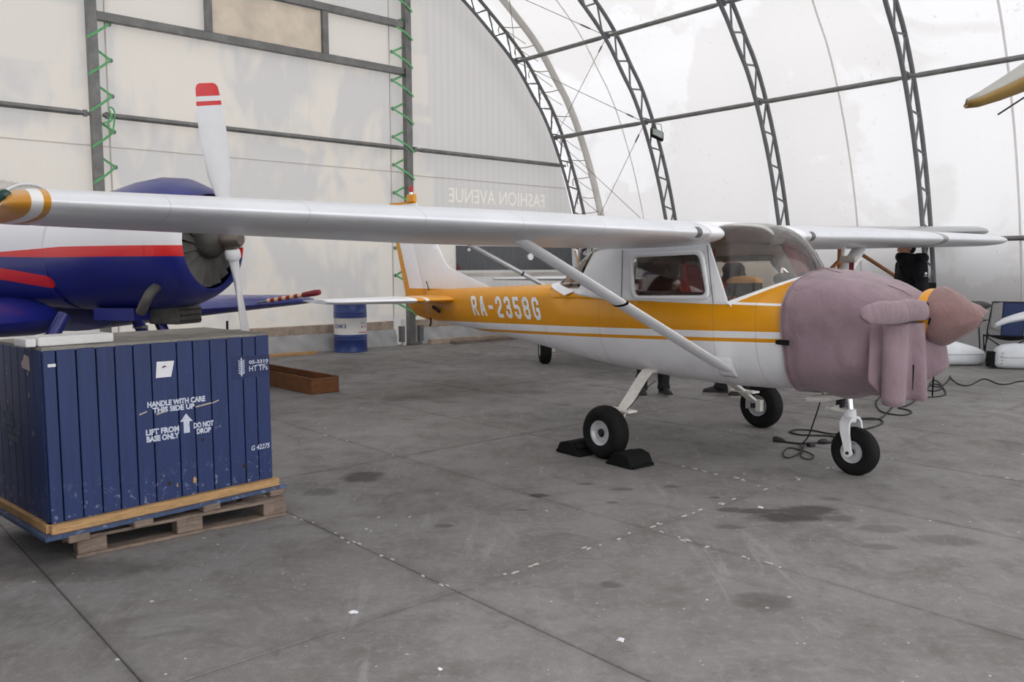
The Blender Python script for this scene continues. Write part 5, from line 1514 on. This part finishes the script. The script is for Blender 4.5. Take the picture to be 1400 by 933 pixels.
def drum_wrap(txt, a0, z, h, w, mat, bold=.02):
    me = densify(text_mesh(txt, h, w, bold=bold), 1); va = math.atan2(-14.9, 2.905)
    def fn(x, y):
        a = a0 + x / .29; return Vector((.2915 * math.cos(a), .2915 * math.sin(a), z + y))
    map_mesh(me, fn); return link('drum_print', me, mat, dr)
va = math.atan2(-14.9, 2.905)       # direction from the drum to the camera
drum_wrap('CHK3', va - 1.12, .43, .068, .25, simple('blue_print', lin(34, 62, 132), .6))
def patch(name, a0, a1, z0, z1, mat):
    n = 6; vs = []
    for k in range(n + 1):
        a = a0 + (a1 - a0) * k / n; vs += [(.2918 * math.cos(a), .2918 * math.sin(a), z0), (.2918 * math.cos(a), .2918 * math.sin(a), z1)]
    return mk(name, vs, [[2 * k, 2 * k + 2, 2 * k + 3, 2 * k + 1] for k in range(n)], mat, dr)
patch('red_bar', va + .52, va + 1.35, .345, .360, simple('red_print', lin(196, 36, 48), .6))
patch('grey_print', va + .65, va + 1.35, .49, .56, simple('grey_print', lin(190, 190, 192), .6))
for a in (.72, 1.02): patch('red_symbol', va + a, va + a + .09, .43, .465, MATS['red_print'])
MB().lathe([(.03, .865), (.03, .885), (.001, .885)], 12, 'z', (.17, -.1, 0)).build('bung', M_STEEL, dr, True)

# =================================================================== TIMBER ON THE FLOOR
def ground_box(name, a, b, w, h, t, label):
    """open long box: near long side from a to b"""
    a, b = Vector(a), Vector(b); L = (b - a).length; e = empty(name, tuple(a), math.atan2((b - a).y, (b - a).x))
    for y in (t / 2, w - t / 2): bevel(MB().box((L / 2, y, h / 2), (L, t, h)).build('side_board', M_BROWN, e), .003)
    for x in (t / 2, L - t / 2): bevel(MB().box((x, w / 2, h / 2 - .003), (t, w - 2 * t, h - .01)).build('end_board', M_BROWN, e), .003)
    MB().box((L / 2, w / 2, .006), (L - 2 * t, w - 2 * t, .010)).build('bottom_board', M_BROWN, e)
    tag(e, label, 'box'); return e
gb = ground_box('timber_trough', (-3.90, 11.26, 0), (-2.342, 9.592, 0), .37, .19, .022, 'long brown open timber trough on the floor beside the crate')
def plank(a, b, w, h, mat, label, rz=None, cat='plank', z=0):
    a, b = Vector(a), Vector(b); L = (b - a).length; e = MB().box((L / 2, 0, h / 2), (L, w, h)).build('plank', mat, None, loc=(a.x, a.y, z), rot=(0, 0, math.atan2((b - a).y, (b - a).x)))
    bevel(e, .004); tag(e, label, cat); return e
plank((-4.33, 13.62, 0), (-3.40, 14.32, 0), .12, .05, M_PINE, 'pale pine plank on the floor along the gable wall')
plank((-3.7, 11.75, 0), (-3.33, 11.55, 0), .10, .07, M_BROWN, 'short brown timber offcut behind the trough')
plank((-1.15, 16.10, 0), (.40, 17.47, 0), .18, .06, M_PALLET, 'grey weathered plank lying behind the amber tail')
plank((-1.60, 15.98, .0), (-.2, 17.20, 0), .12, .10, M_KICK, 'long pale timber lying against the gable skirt', z=0)

# small litter: paint flakes
for i, (px, py, s, lb) in enumerate(((-.68, 3.41, .024, 'white paint flake on the concrete in front of the pallet'), (.42, 3.13, .024, 'white paint flake on the concrete at the bottom of the picture'), (-.27, 2.90, .012, 'tiny white flake on the bare concrete'), (.95, 6.0, .045, 'white scrap beside the front chock'), (1.50, 4.92, .022, 'white flake beside the oil stain'))):
    r_ = random.Random(i); pts = [(s * r_.uniform(.3, 1) * math.cos(a), s * r_.uniform(.3, 1) * math.sin(a)) for a in [2 * PI * k / 9 for k in range(9)]]
    o = mk('paint_flake', [(a, b, .0008) for a, b in pts] + [(a * .8, b * .8, .006) for a, b in pts], [list(range(8, -1, -1)), list(range(9, 18))] + [[k, (k + 1) % 9, (k + 1) % 9 + 9, k + 9] for k in range(9)], M_PAPER, None, loc=(px, py, .0))
    tag(o, lb, 'paint flake', 'white flakes on the floor')
# =================================================================== PEOPLE
M_SKIN = simple('skin', lin(206, 160, 138), .55, 0, .08, 14)
M_JACK = simple('black_padded_jacket', (.010, .011, .014), .75, 0, .3, 14, .5, 22, spec=.2)
M_NAVY = simple('dark_navy_jacket', (.014, .017, .026), .8, 0, .3, 12, .4, 25)
M_TROU = simple('black_trousers', (.010, .010, .012), .85, 0, .3, 20, .3, 40)
M_SHOE = simple('black_shoe_leather', (.012, .012, .013), .6, 0, .2, 30)
M_SOLE = simple('grey_shoe_sole', lin(150, 146, 138), .7)
M_HAIR = simple('dark_hair', (.018, .013, .010), .7, 0, .3, 60)
def capsule(b, p, q, r0, r1, n=12):
    p, q = Vector(p), Vector(q); d = (q - p); L = d.length; d = d.normalized()
    path, rs = [], []
    for k in range(4):
        a = PI / 2 * (1 - k / 4); path.append(p - d * r0 * math.sin(a)); rs.append(max(.001, r0 * math.cos(a)))
    path.append(p); rs.append(r0); path.append(q); rs.append(r1)
    for k in range(1, 5):
        a = PI / 2 * k / 4; path.append(q + d * r1 * math.sin(a)); rs.append(max(.001, r1 * math.cos(a)))
    b.tube(path, rs, n)
def ellips(b, c, r, rot=None, n=16):
    rings = []
    for i in range(1, n // 2):
        t = PI * i / (n // 2); rings.append([(rot @ Vector((r[0] * math.sin(t) * math.cos(a), r[1] * math.sin(t) * math.sin(a), r[2] * math.cos(t))) if rot else Vector((r[0] * math.sin(t) * math.cos(a), r[1] * math.sin(t) * math.sin(a), r[2] * math.cos(t)))) + Vector(c) for a in [2 * PI * k / n for k in range(n)]])
    b.loft(rings)
def melt(o, vox, it=3):
    m = o.modifiers.new('melt', 'REMESH'); m.mode = 'VOXEL'; m.voxel_size = vox; m.use_smooth_shade = True
    s = o.modifiers.new('soft', 'SMOOTH'); s.iterations = it; s.factor = .5
    return o
def person(loc, rz, H, label, jack, step=.0, spread=.12, arms=((.05, .10), (.05, .10)), hood=False, headturn=0, strap=False, bag=False):
    e = empty('person', loc, rz); tag(e, label, 'person', None)
    P = lambda x, y, z: Vector((x, y, z * H))
    hipz, kz, az = .53, .285, .05
    J = {}
    for s in (-1, 1):
        fx = step * s; J[s] = dict(hip=P(0, s * .09, hipz), knee=P(fx * .5 + .025, s * (.09 + spread) / 2, kz), ank=P(fx - .01, s * spread, az),
                                   sh=P(-.01, s * .185, .815), el=P(-.03 + arms[0 if s < 0 else 1][0] * .3, s * .245, .635), wr=P(arms[0 if s < 0 else 1][0] + .06, s * .235, .50 + arms[0 if s < 0 else 1][1] * .2))
    # ---- continuous body
    b = MB()
    ellips(b, P(0, 0, .56), (.115, .155, .12)); ellips(b, P(.0, 0, .66), (.10, .135, .16)); ellips(b, P(.005, 0, .765), (.115, .165, .13))
    capsule(b, P(0, 0, .80), P(.015, 0, .875), .062, .055)
    hc = P(.055, 0, .932); R_ = Euler((0, 0, headturn)).to_matrix()
    hd = lambda x, y, z: hc + R_ @ Vector((x, y, z))
    ellips(b, hd(-.01, 0, .02), (.092, .074, .098)); ellips(b, hd(.035, 0, -.035), (.060, .058, .080)); ellips(b, hd(.055, 0, -.095), (.030, .032, .024))
    capsule(b, hd(.088, 0, .012), hd(.106, 0, -.030), .010, .015); ellips(b, hd(.088, 0, -.064), (.014, .026, .008)); ellips(b, hd(.088, 0, -.078), (.012, .022, .007))
    capsule(b, hd(.080, -.04, .024), hd(.080, .04, .024), .012, .012)
    for s in (-1, 1): ellips(b, hd(.0, s * .077, -.01), (.018, .010, .032))
    for s in (-1, 1):
        j = J[s]
        capsule(b, j['hip'], j['knee'], .082, .054); capsule(b, j['knee'], j['ank'], .054, .036); capsule(b, j['ank'], j['ank'] + Vector((.14, s * .015, -.05 * 1)), .036, .028)
        capsule(b, j['sh'], j['el'], .052, .040); capsule(b, j['el'], j['wr'], .040, .028)
        d = (j['wr'] - j['el']).normalized(); side = d.cross(Vector((0, s, 0))).normalized(); palm = j['wr'] + d * .05
        capsule(b, j['wr'], palm + d * .03, .027, .032)
        for k, (o_, l_) in enumerate(((-.027, .066), (-.009, .076), (.009, .072), (.026, .056))):
            k0 = palm + d * .045 + side * o_; k1 = k0 + d * l_ * .55 + Vector((0, -s * .010, 0)); k2 = k1 + d * l_ * .45 + Vector((0, -s * .022, 0))
            capsule(b, k0, k1, .0095, .0088, 8); capsule(b, k1, k2, .0088, .0075, 8)
        t0 = palm - side * .026; t1 = t0 - side * .028 + d * .03; capsule(b, t0, t1, .012, .010, 8); capsule(b, t1, t1 + d * .03 - side * .004, .010, .008, 8)
    body = melt(b.build('body', M_SKIN, e), .0085, 3)
    for s in (-1, 1):
        ey = MB(); ellips(ey, hd(.073, s * .031, .006), (.012, .013, .010), None, 12); ey.build('eye', simple('eye_white', lin(222, 218, 212), .3), body, True)
        iy = MB(); ellips(iy, hd(.0825, s * .031, .006), (.004, .006, .006), None, 10); iy.build('iris', M_HAIR, body, True)
        MB().tube([hd(.088, s * .012, .030), hd(.088, s * .032, .036), hd(.078, s * .05, .030)], .005, 6).build('eyebrow', M_HAIR, body, True)
    h = MB(); ellips(h, hd(-.022, 0, .040), (.092, .081, .092)); ellips(h, hd(-.045, 0, -.01), (.062, .076, .07)); melt(h.build('hair', M_HAIR, e), .012, 3)
    # ---- trousers
    b = MB(); ellips(b, P(0, 0, .545), (.130, .172, .11))
    for s in (-1, 1):
        j = J[s]; capsule(b, j['hip'], j['knee'], .098, .074); capsule(b, j['knee'], j['ank'] + Vector((0, 0, .02)), .074, .066)
        ellips(b, j['ank'] + Vector((0, 0, .0)), (.085, .076, .055)); ellips(b, j['ank'] + Vector((0, 0, .12)), (.078, .074, .03))
    melt(b.build('trousers', M_TROU, e), .016, 3)
    # ---- jacket
    b = MB(); ellips(b, P(0, 0, .575), (.155, .200, .10)); ellips(b, P(0, 0, .66), (.135, .190, .16)); ellips(b, P(0, 0, .765), (.135, .205, .135))
    for s in (-1, 1):
        j = J[s]; capsule(b, j['sh'], j['el'], .082, .068); capsule(b, j['el'], j['wr'], .068, .050)
        ellips(b, j['sh'].lerp(j['el'], .5), (.088, .088, .03)); ellips(b, j['el'], (.08, .08, .04))
    ellips(b, P(0.01, 0, .825), (.13, .16, .075))
    if hood:
        for a in range(14):
            t = 2 * PI * a / 14; ellips(b, P(.035, 0, .862) + Vector((.095 * math.cos(t), .095 * math.sin(t), .018 * math.cos(t))), (.045, .045, .058))
        for a in range(7):
            t = PI * .5 + PI * a / 6; ellips(b, P(-.02, 0, .862) + Vector((.12 * math.cos(t), .13 * math.sin(t), 0)), (.06, .06, .065))
    else: 
        for a in range(12):
            t = 2 * PI * a / 12; ellips(b, P(.01, 0, .852) + Vector((.075 * math.cos(t), .08 * math.sin(t), 0)), (.022, .022, .03))
    jk = melt(b.build('jacket', jack, e), .013, 3)
    for s in (-1, 1):
        j = J[s]; a = j['ank']; dv = Vector((1, s * .12, 0)).normalized(); pz = Vector((-dv.y, dv.x, 0))
        rings = []
        for t, w, hh in ((-.085, .030, .06), (-.06, .042, .11), (0, .045, .115), (.06, .044, .085), (.13, .047, .06), (.18, .038, .045), (.20, .018, .025)):
            c = Vector((a.x, a.y, 0)) + dv * t
            rings.append([c + pz * (w * math.cos(q)) + Vector((0, 0, .018 + hh * max(0, math.sin(q)))) for q in [2 * PI * k / 14 for k in range(14)]])
        sh = MB().loft(rings).build('shoe', M_SHOE, e, True, 60)
        rings = [[Vector((a.x, a.y, 0)) + dv * t + pz * w * sgn + Vector((0, 0, z)) for sgn, z in ((-1, .0), (1, .0), (1, .022), (-1, .022))] for t, w in ((-.092, .028), (-.06, .045), (.0, .046), (.13, .050), (.18, .040), (.207, .018))]
        MB().loft(rings).build('sole', M_SOLE, sh)
    if bag:
        o = MB().box(P(-.20, .02, .675), (.13, .20, .10)).build('shoulder_bag', M_BLACK, e); bevel(o, .02, 2)
        MB().tube(catmull([P(-.18, -.02, .71), P(-.12, -.17, .80), P(.02, -.16, .86), P(.13, 0, .80), P(.12, .14, .72), P(-.1, .2, .68)], 4), .012, 6).build('bag_strap', M_BLACK, e, True)
    return e
pc_ = person((4.74, 9.9, 0), PI + .10, 1.80, 'person in a black hooded padded jacket facing left, bag behind, beyond the covered nose', M_JACK, .05, .11, ((.02, .1), (.05, .1)), True, 0, True, True)
# small white chest mark on the sleeve
lg_ = MB(); lg_.lathe([(.009, 0), (.016, 0), (.016, .004), (.009, .004)], 16, 'y', (0.0, 0.0, 0)); lg_.box((0, .002, -.03), (.04, .004, .006)); lg_.box((0, .002, 0), (.005, .004, .02))
lg_.build('sleeve_mark', M_PAPER, pc_, loc=(-.02, .285, 1.372))
person((1.61, 9.42, 0), -PI / 2 + .1, 1.78, 'person in dark clothing standing behind the cabin, legs seen beside the near gear leg', M_NAVY, .0, .13, ((.16, .5), (.12, .3)), False, .2)
person((2.50, 9.34, 0), PI - .15, 1.74, 'person in dark clothing behind the windscreen, one shoe seen below the belly', M_NAVY, -.13, .10, ((.1, .3), (.1, .3)), False, 0)

# =================================================================== FOLDING CHAIR
M_CBLUE = simple('navy_chair_fabric', lin(44, 58, 96), .85, 0, .12, 30); M_CGREY = simple('grey_chair_fabric', lin(138, 136, 136), .85, 0, .12, 30); M_CBLK = simple('black_chair_fabric', (.02, .021, .026), .85, 0, .2, 30)
ch = empty('camp_chair', (7.42, 12.32, 0), math.radians(-127))
tag(ch, 'navy and grey folding camp chair beside the side wall', 'chair')
# local x = front, y = left
W2 = .38
def sheet(name, pts, mat, parent, sag=.03, n=8, t=.006):
    a, b, c, d = [Vector(p) for p in pts]; rows = []
    for i in range(n + 1):
        u = i / n; rows.append([a.lerp(b, v / n).lerp(d.lerp(c, v / n), u) + Vector((0, 0, -sag)) * math.sin(PI * u) * math.sin(PI * v / n) for v in range(n + 1)])
    o = MB().loft(rows, False, False, closed=False).build(name, mat, parent, True, 60); o.modifiers.new('thickness', 'SOLIDIFY').thickness = t; return o
sheet('seat', [(.27, -.30, .44), (.27, .30, .44), (-.24, .28, .38), (-.24, -.28, .38)], M_CBLK, ch, .06)
bp = [(-.24, .0, .36), (-.40, .0, .90)]
sheet('back_centre', [(-.24, -.15, .37), (-.24, .15, .37), (-.41, .15, .90), (-.41, -.15, .90)], M_CBLUE, ch, .0)
for s in (-1, 1):
    sheet('back_side', [(-.25, s * .15, .45), (-.25, s * .30, .50), (-.39, s * .29, .88), (-.405, s * .15, .90)], M_CGREY, ch, 0)
    sheet('armrest', [(.27, s * .36, .63), (.27, s * .44, .63), (-.30, s * .40, .63), (-.30, s * .32, .63)], M_CBLK, ch, .015)
    MB().tube([(.30, s * .33, .02), (.27, s * .38, .63)], .010, 8).build('leg', M_CBLK, ch, True)
    MB().tube([(-.30, s * .36, .02), (-.30, s * .33, .5), (-.41, s * .29, .90)], .010, 8).build('leg', M_CBLK, ch, True)
    MB().tube([(.30, s * .33, .03), (-.27, s * .31, .42)], .009, 8).build('cross_brace', M_CBLK, ch, True); MB().tube([(-.30, s * .36, .03), (.27, s * .31, .44)], .009, 8).build('cross_brace', M_CBLK, ch, True)
    for x, yy in ((.30, .33), (-.30, .36)): MB().lathe([(.022, 0), (.026, .012), (.014, .035)], 10, 'z', (x, s * yy, 0)).build('foot', M_BLACK, ch, True)
MB().tube([(.30, -.33, .03), (.29, 0, .24), (.27, .31, .44)], .009, 8).build('cross_brace', M_CBLK, ch, True); MB().tube([(.30, .33, .03), (.29, 0, .22), (.27, -.31, .44)], .009, 8).build('cross_brace', M_CBLK, ch, True)
MB().tube([(-.41, -.29, .90), (-.41, .29, .90)], .012, 8).build('top_hem', M_CBLK, ch, True)

# =================================================================== WHEEL FAIRINGS on the floor
M_SPAT = simple('pale_fibreglass', lin(222, 226, 230), .35, 0, .06, 6, coat=.2)
def spat(loc, rz, L, label, flip=1):
    e = empty('wheel_fairing', loc, rz); rings = []
    for u, w, h0, h1 in ((0, .05, .05, .22), (.03, .10, .02, .30), (.12, .15, .005, .345), (.28, .17, 0, .365), (.45, .165, .0, .35), (.65, .14, .0, .31), (.85, .10, .005, .26), (.97, .065, .03, .215), (1.0, .03, .08, .17)):
        c = (h0 + h1) / 2; hh = (h1 - h0) / 2
        rings.append([Vector((flip * u * L, w * (abs(math.cos(a)) ** .75) * (1 if math.cos(a) >= 0 else -1), c + hh * (abs(math.sin(a)) ** .75) * (1 if math.sin(a) >= 0 else -1))) for a in [2 * PI * k / 26 for k in range(26)]])
    o = MB().loft(rings).build('fairing_shell', M_SPAT, e, True, 60)
    ln = []
    for u, w in ((.03, .101), (.12, .151), (.28, .171), (.45, .166), (.65, .141), (.85, .101), (.97, .066)): ln.append((flip * u * L, -w - .001, .17))
    MB().tube(ln, .0035, 5).build('mould_line', M_CGREY, o)
    for k in range(4): MB().lathe([(.007, -.006), (.007, .0), (.001, .0)], 8, 'y', (flip * (.05 + .006 * (k % 2)) * L, -.118, .08 + .05 * k)).build('rivet', M_RUST, o)
    tag(e, label, 'wheel fairing', 'white wheel fairings on the floor'); return e
spat((6.22, 12.22, 0), math.radians(-6), .74, 'white wheel fairing lying below the covered spinner')
sp2 = spat((6.86, 11.74, 0), math.radians(-6), 1.0, 'white wheel fairing at the right edge in front of the folding chair')
MB().box((-.0, .04, .13), (.12, .14, .22)).build('wheel_slot', M_BLACK, sp2)
# pale curved panel propped at the right edge
cp = empty('aircraft_panel', (6.95, 10.98, 0), math.radians(4)); rows = []
for i in range(11):
    u = i / 10; x = -.56 + 1.5 * u; w = .02 + .20 * min(1, u * 2.2) ** .7; z = .69 + .28 * (u ** .62) * (1 - .25 * u)
    rows.append([Vector((x, w * math.cos(a), z - .02 * (1 - u) + (.03 + .09 * u) * math.sin(a))) for a in [2 * PI * k / 18 for k in range(18)]])
MB().loft(rows).build('panel_shell', simple('pale_grey_fibreglass', lin(198, 202, 206), .4, 0, .05, 5), cp, True, 60)
for x in (.25, .75):
    MB().tube([(x, -.22, .01), (x, 0, .80 + .1 * x), (x, .22, .01)], .018, 8).build('trestle_leg', M_STEEL2, cp, True)
MB().tube([(.25, -.1, .4), (.75, -.1, .4)], .014, 8).build('trestle_bar', M_STEEL2, cp, True)
tag(cp, 'pale grey curved fibreglass aircraft panel at the right edge by the chair', 'panel')

# =================================================================== TIMBER FRAME by the side wall
tf = empty('timber_trestle', (5.32, 13.5, 0), math.radians(28))
M_RAW = wood('raw_orange_timber', lin(176, 120, 78), 1, .2)
def beam(p, q, w, name): 
    p, q = Vector(p), Vector(q); d = q - p; o = MB().box((p + q) / 2, (w, w * .6, d.length), d.to_track_quat('Z', 'Y').to_matrix()).build(name, M_RAW, tf); return o
beam((0, 0, 0), (0, 0, 1.95), .075, 'post'); beam((-.75, 0, 1.02), (-.04, 0, 1.54), .06, 'brace'); beam((.30, 0, 1.75), (1.62, 0, 1.18), .06, 'brace'); beam((1.65, 0, 0), (1.65, 0, 1.27), .075, 'post'); beam((-.8, 0, 0), (-.8, 0, 1.05), .075, 'post'); beam((-.8, 0, .9), (1.65, 0, .9), .06, 'rail'); beam((0, 0, 1.9), (.4, 0, 1.72), .06, 'brace')
tag(tf, 'orange timber trestle of posts and sloping braces behind the far wing', 'trestle')

# =================================================================== WING TIP reaching in at the upper right
wt = empty('parked_wing', (3.6, 3.35, 0), 0)
M_OCH = simple('ochre_wing_paint', lin(150, 120, 60), .5, 0, .12, 6); M_GRW = simple('dull_grey_wing_paint', lin(168, 166, 160), .5, 0, .08, 5)
rings_u, n_ = [], 12
secs = [(-1.66, .25, 2.150, .030), (-1.60, .25, 2.170, .055), (-1.50, .25, 2.215, .085), (-1.36, .24, 2.285, .125), (-1.1, .2, 2.37, .16), (-.5, .1, 2.48, .20), (.8, -.1, 2.56, .24), (1.6, -.2, 2.58, .24)]
up_ = []; lo_ = []
for x, y, z, t in secs:
    half_ = []
    ch_ = .06 + (x + 1.66) * .55
    for k in range(n_ + 1):
        f = k / n_; prof = math.sin(PI * f) ** .6
        up_.append((x + .02 * f, y + ch_ * (f - .1), z + .0 * f + t * .5 * prof)); lo_.append((x + .02 * f, y + ch_ * (f - .1), z - t * .5 * prof))
m_ = n_ + 1
fc = [[i * m_ + j, i * m_ + j + 1, (i + 1) * m_ + j + 1, (i + 1) * m_ + j] for i in range(len(secs) - 1) for j in range(n_)]
ws_ = mk('upper_skin', up_, fc, M_GRW, wt, True, 60); ws_.modifiers.new('thickness', 'SOLIDIFY').thickness = .01
wo_ = mk('lower_skin', lo_, fc, M_OCH, wt, True, 60); wo_.modifiers.new('thickness', 'SOLIDIFY').thickness = .01
MB().tube([(-1.44, .2, 2.16), (-1.555, .2, 2.085)], .004, 6).build('static_wick', M_DARK, wt)
MB().tube([(.6, .1, 2.45), (.9, .1, 1.2), (1.0, .1, 0)], .05, 10).build('wing_stand', M_STEEL2, wt, True)
MB().box((1.0, .1, .02), (.5, .5, .04)).build('stand_foot', M_STEEL2, wt)
tag(wt, 'grey and ochre wing tip of a parked aircraft at the upper right edge', 'wing')

# =================================================================== BLACK EXTENSION CABLE on the floor
def gpath(pts, z=.008): return catmull([(a, b, z) for a, b in pts], 6)
loop = [(2.36, 6.70), (2.30, 6.50), (2.22, 6.34), (2.09, 6.20), (2.10, 6.34), (2.21, 6.55), (2.28, 6.47), (2.317, 6.29), (2.24, 6.15), (2.205, 6.24), (2.31, 6.50), (2.36, 6.62)]
big = [(2.62, 6.74), (2.75, 6.98), (2.64, 7.04), (2.49, 7.07), (2.44, 7.20), (2.54, 7.30), (2.66, 7.26), (2.79, 7.10), (3.04, 7.25), (3.27, 7.41), (3.447, 7.62), (3.48, 7.81), (3.395, 7.85), (3.28, 7.80), (3.48, 7.80), (3.707, 8.12), (3.997, 8.60), (4.26, 9.08), (4.30, 9.295), (4.13, 9.19), (3.878, 8.75), (3.71, 8.29), (3.71, 8.08), (3.81, 8.0), (3.95, 8.12), (4.0, 8.285), (3.96, 8.42), (4.11, 8.55), (4.32, 8.83), (4.50, 9.15), (4.32, 9.29), (4.468, 9.13), (4.667, 9.12), (4.84, 9.22), (4.978, 9.44), (5.176, 9.90), (5.216, 10.15), (4.935, 9.79), (4.886, 9.55), (5.114, 9.78), (5.336, 10.28), (5.365, 10.48), (5.131, 10.09), (5.15, 9.90), (5.512, 10.41), (5.80, 10.9), (5.694, 10.68), (5.499, 10.14), (5.563, 10.01), (6.071, 10.59), (5.984, 10.12), (6.116, 10.12), (6.45, 10.37), (7.0, 10.3)]
M_CABLE = simple('black_cable', (.014, .014, .015), .6, 0, .2, 20)
ec = empty('extension_cable', (2.18, 6.84, 0))
def rel(pts): return [p - Vector((2.18, 6.84, 0)) for p in pts]
MB().tube(rel(gpath(big)), .0075, 6).build('long_lead', M_CABLE, ec, True, 80)
MB().tube(rel(gpath([(2.24, 6.80), (2.30, 6.75), (2.37, 6.715), (2.48, 6.735), (2.62, 6.74)])), .008, 6).build('plug_lead', M_CABLE, ec, True, 80)
MB().tube([(0.0, 0, .022), (.03, -.018, .022), (.06, -.035, .018), (.085, -.05, .010)], [.020, .024, .018, .009], 10).build('plug', M_CABLE, ec, True)
MB().tube([(.34, -.105, .018), (.37, -.105, .02), (.40, -.10, .02), (.43, -.10, .012)], [.012, .022, .022, .010], 10).build('socket', M_CABLE, ec, True)
tag(ec, 'long black extension cable looping over the floor from beneath the covered nose', 'cable')
hl = empty('heater_lead', (2.36, 6.66, 0))
drop = catmull([(2.44, 6.42, .515), (2.43, 6.46, .42), (2.41, 6.53, .25), (2.39, 6.62, .08), (2.36, 6.68, .012)], 5)
MB().tube([p - Vector((2.36, 6.66, 0)) for p in drop] + [p - Vector((2.36, 6.66, 0)) for p in gpath(loop)], .0055, 6).build('thin_lead', M_CABLE, hl, True, 80)
MB().tube([drop[0] - Vector((2.36, 6.66, 0)), drop[3] - Vector((2.36, 6.66, 0))], .007, 6).build('yellow_sleeve', simple('yellow_sleeve', lin(178, 172, 60), .6), hl, True)
o = MB().box((.06, -.03, .018), (.06, .045, .034), Euler((0, 0, .5)).to_matrix()).build('inline_plug', M_CABLE, hl); bevel(o, .008, 2)
tag(hl, 'thin black lead hanging from the belly to a coil beside the nose wheel', 'cable')
bb = MB().box((0, 0, .03), (.14, .09, .055)).build('socket_block', M_CABLE, None, loc=(4.45, 9.95, 0), rot=(0, 0, .5)); bevel(bb, .015, 2)
tag(bb, 'small black socket block on the floor behind the hanging cover flap', 'socket block')
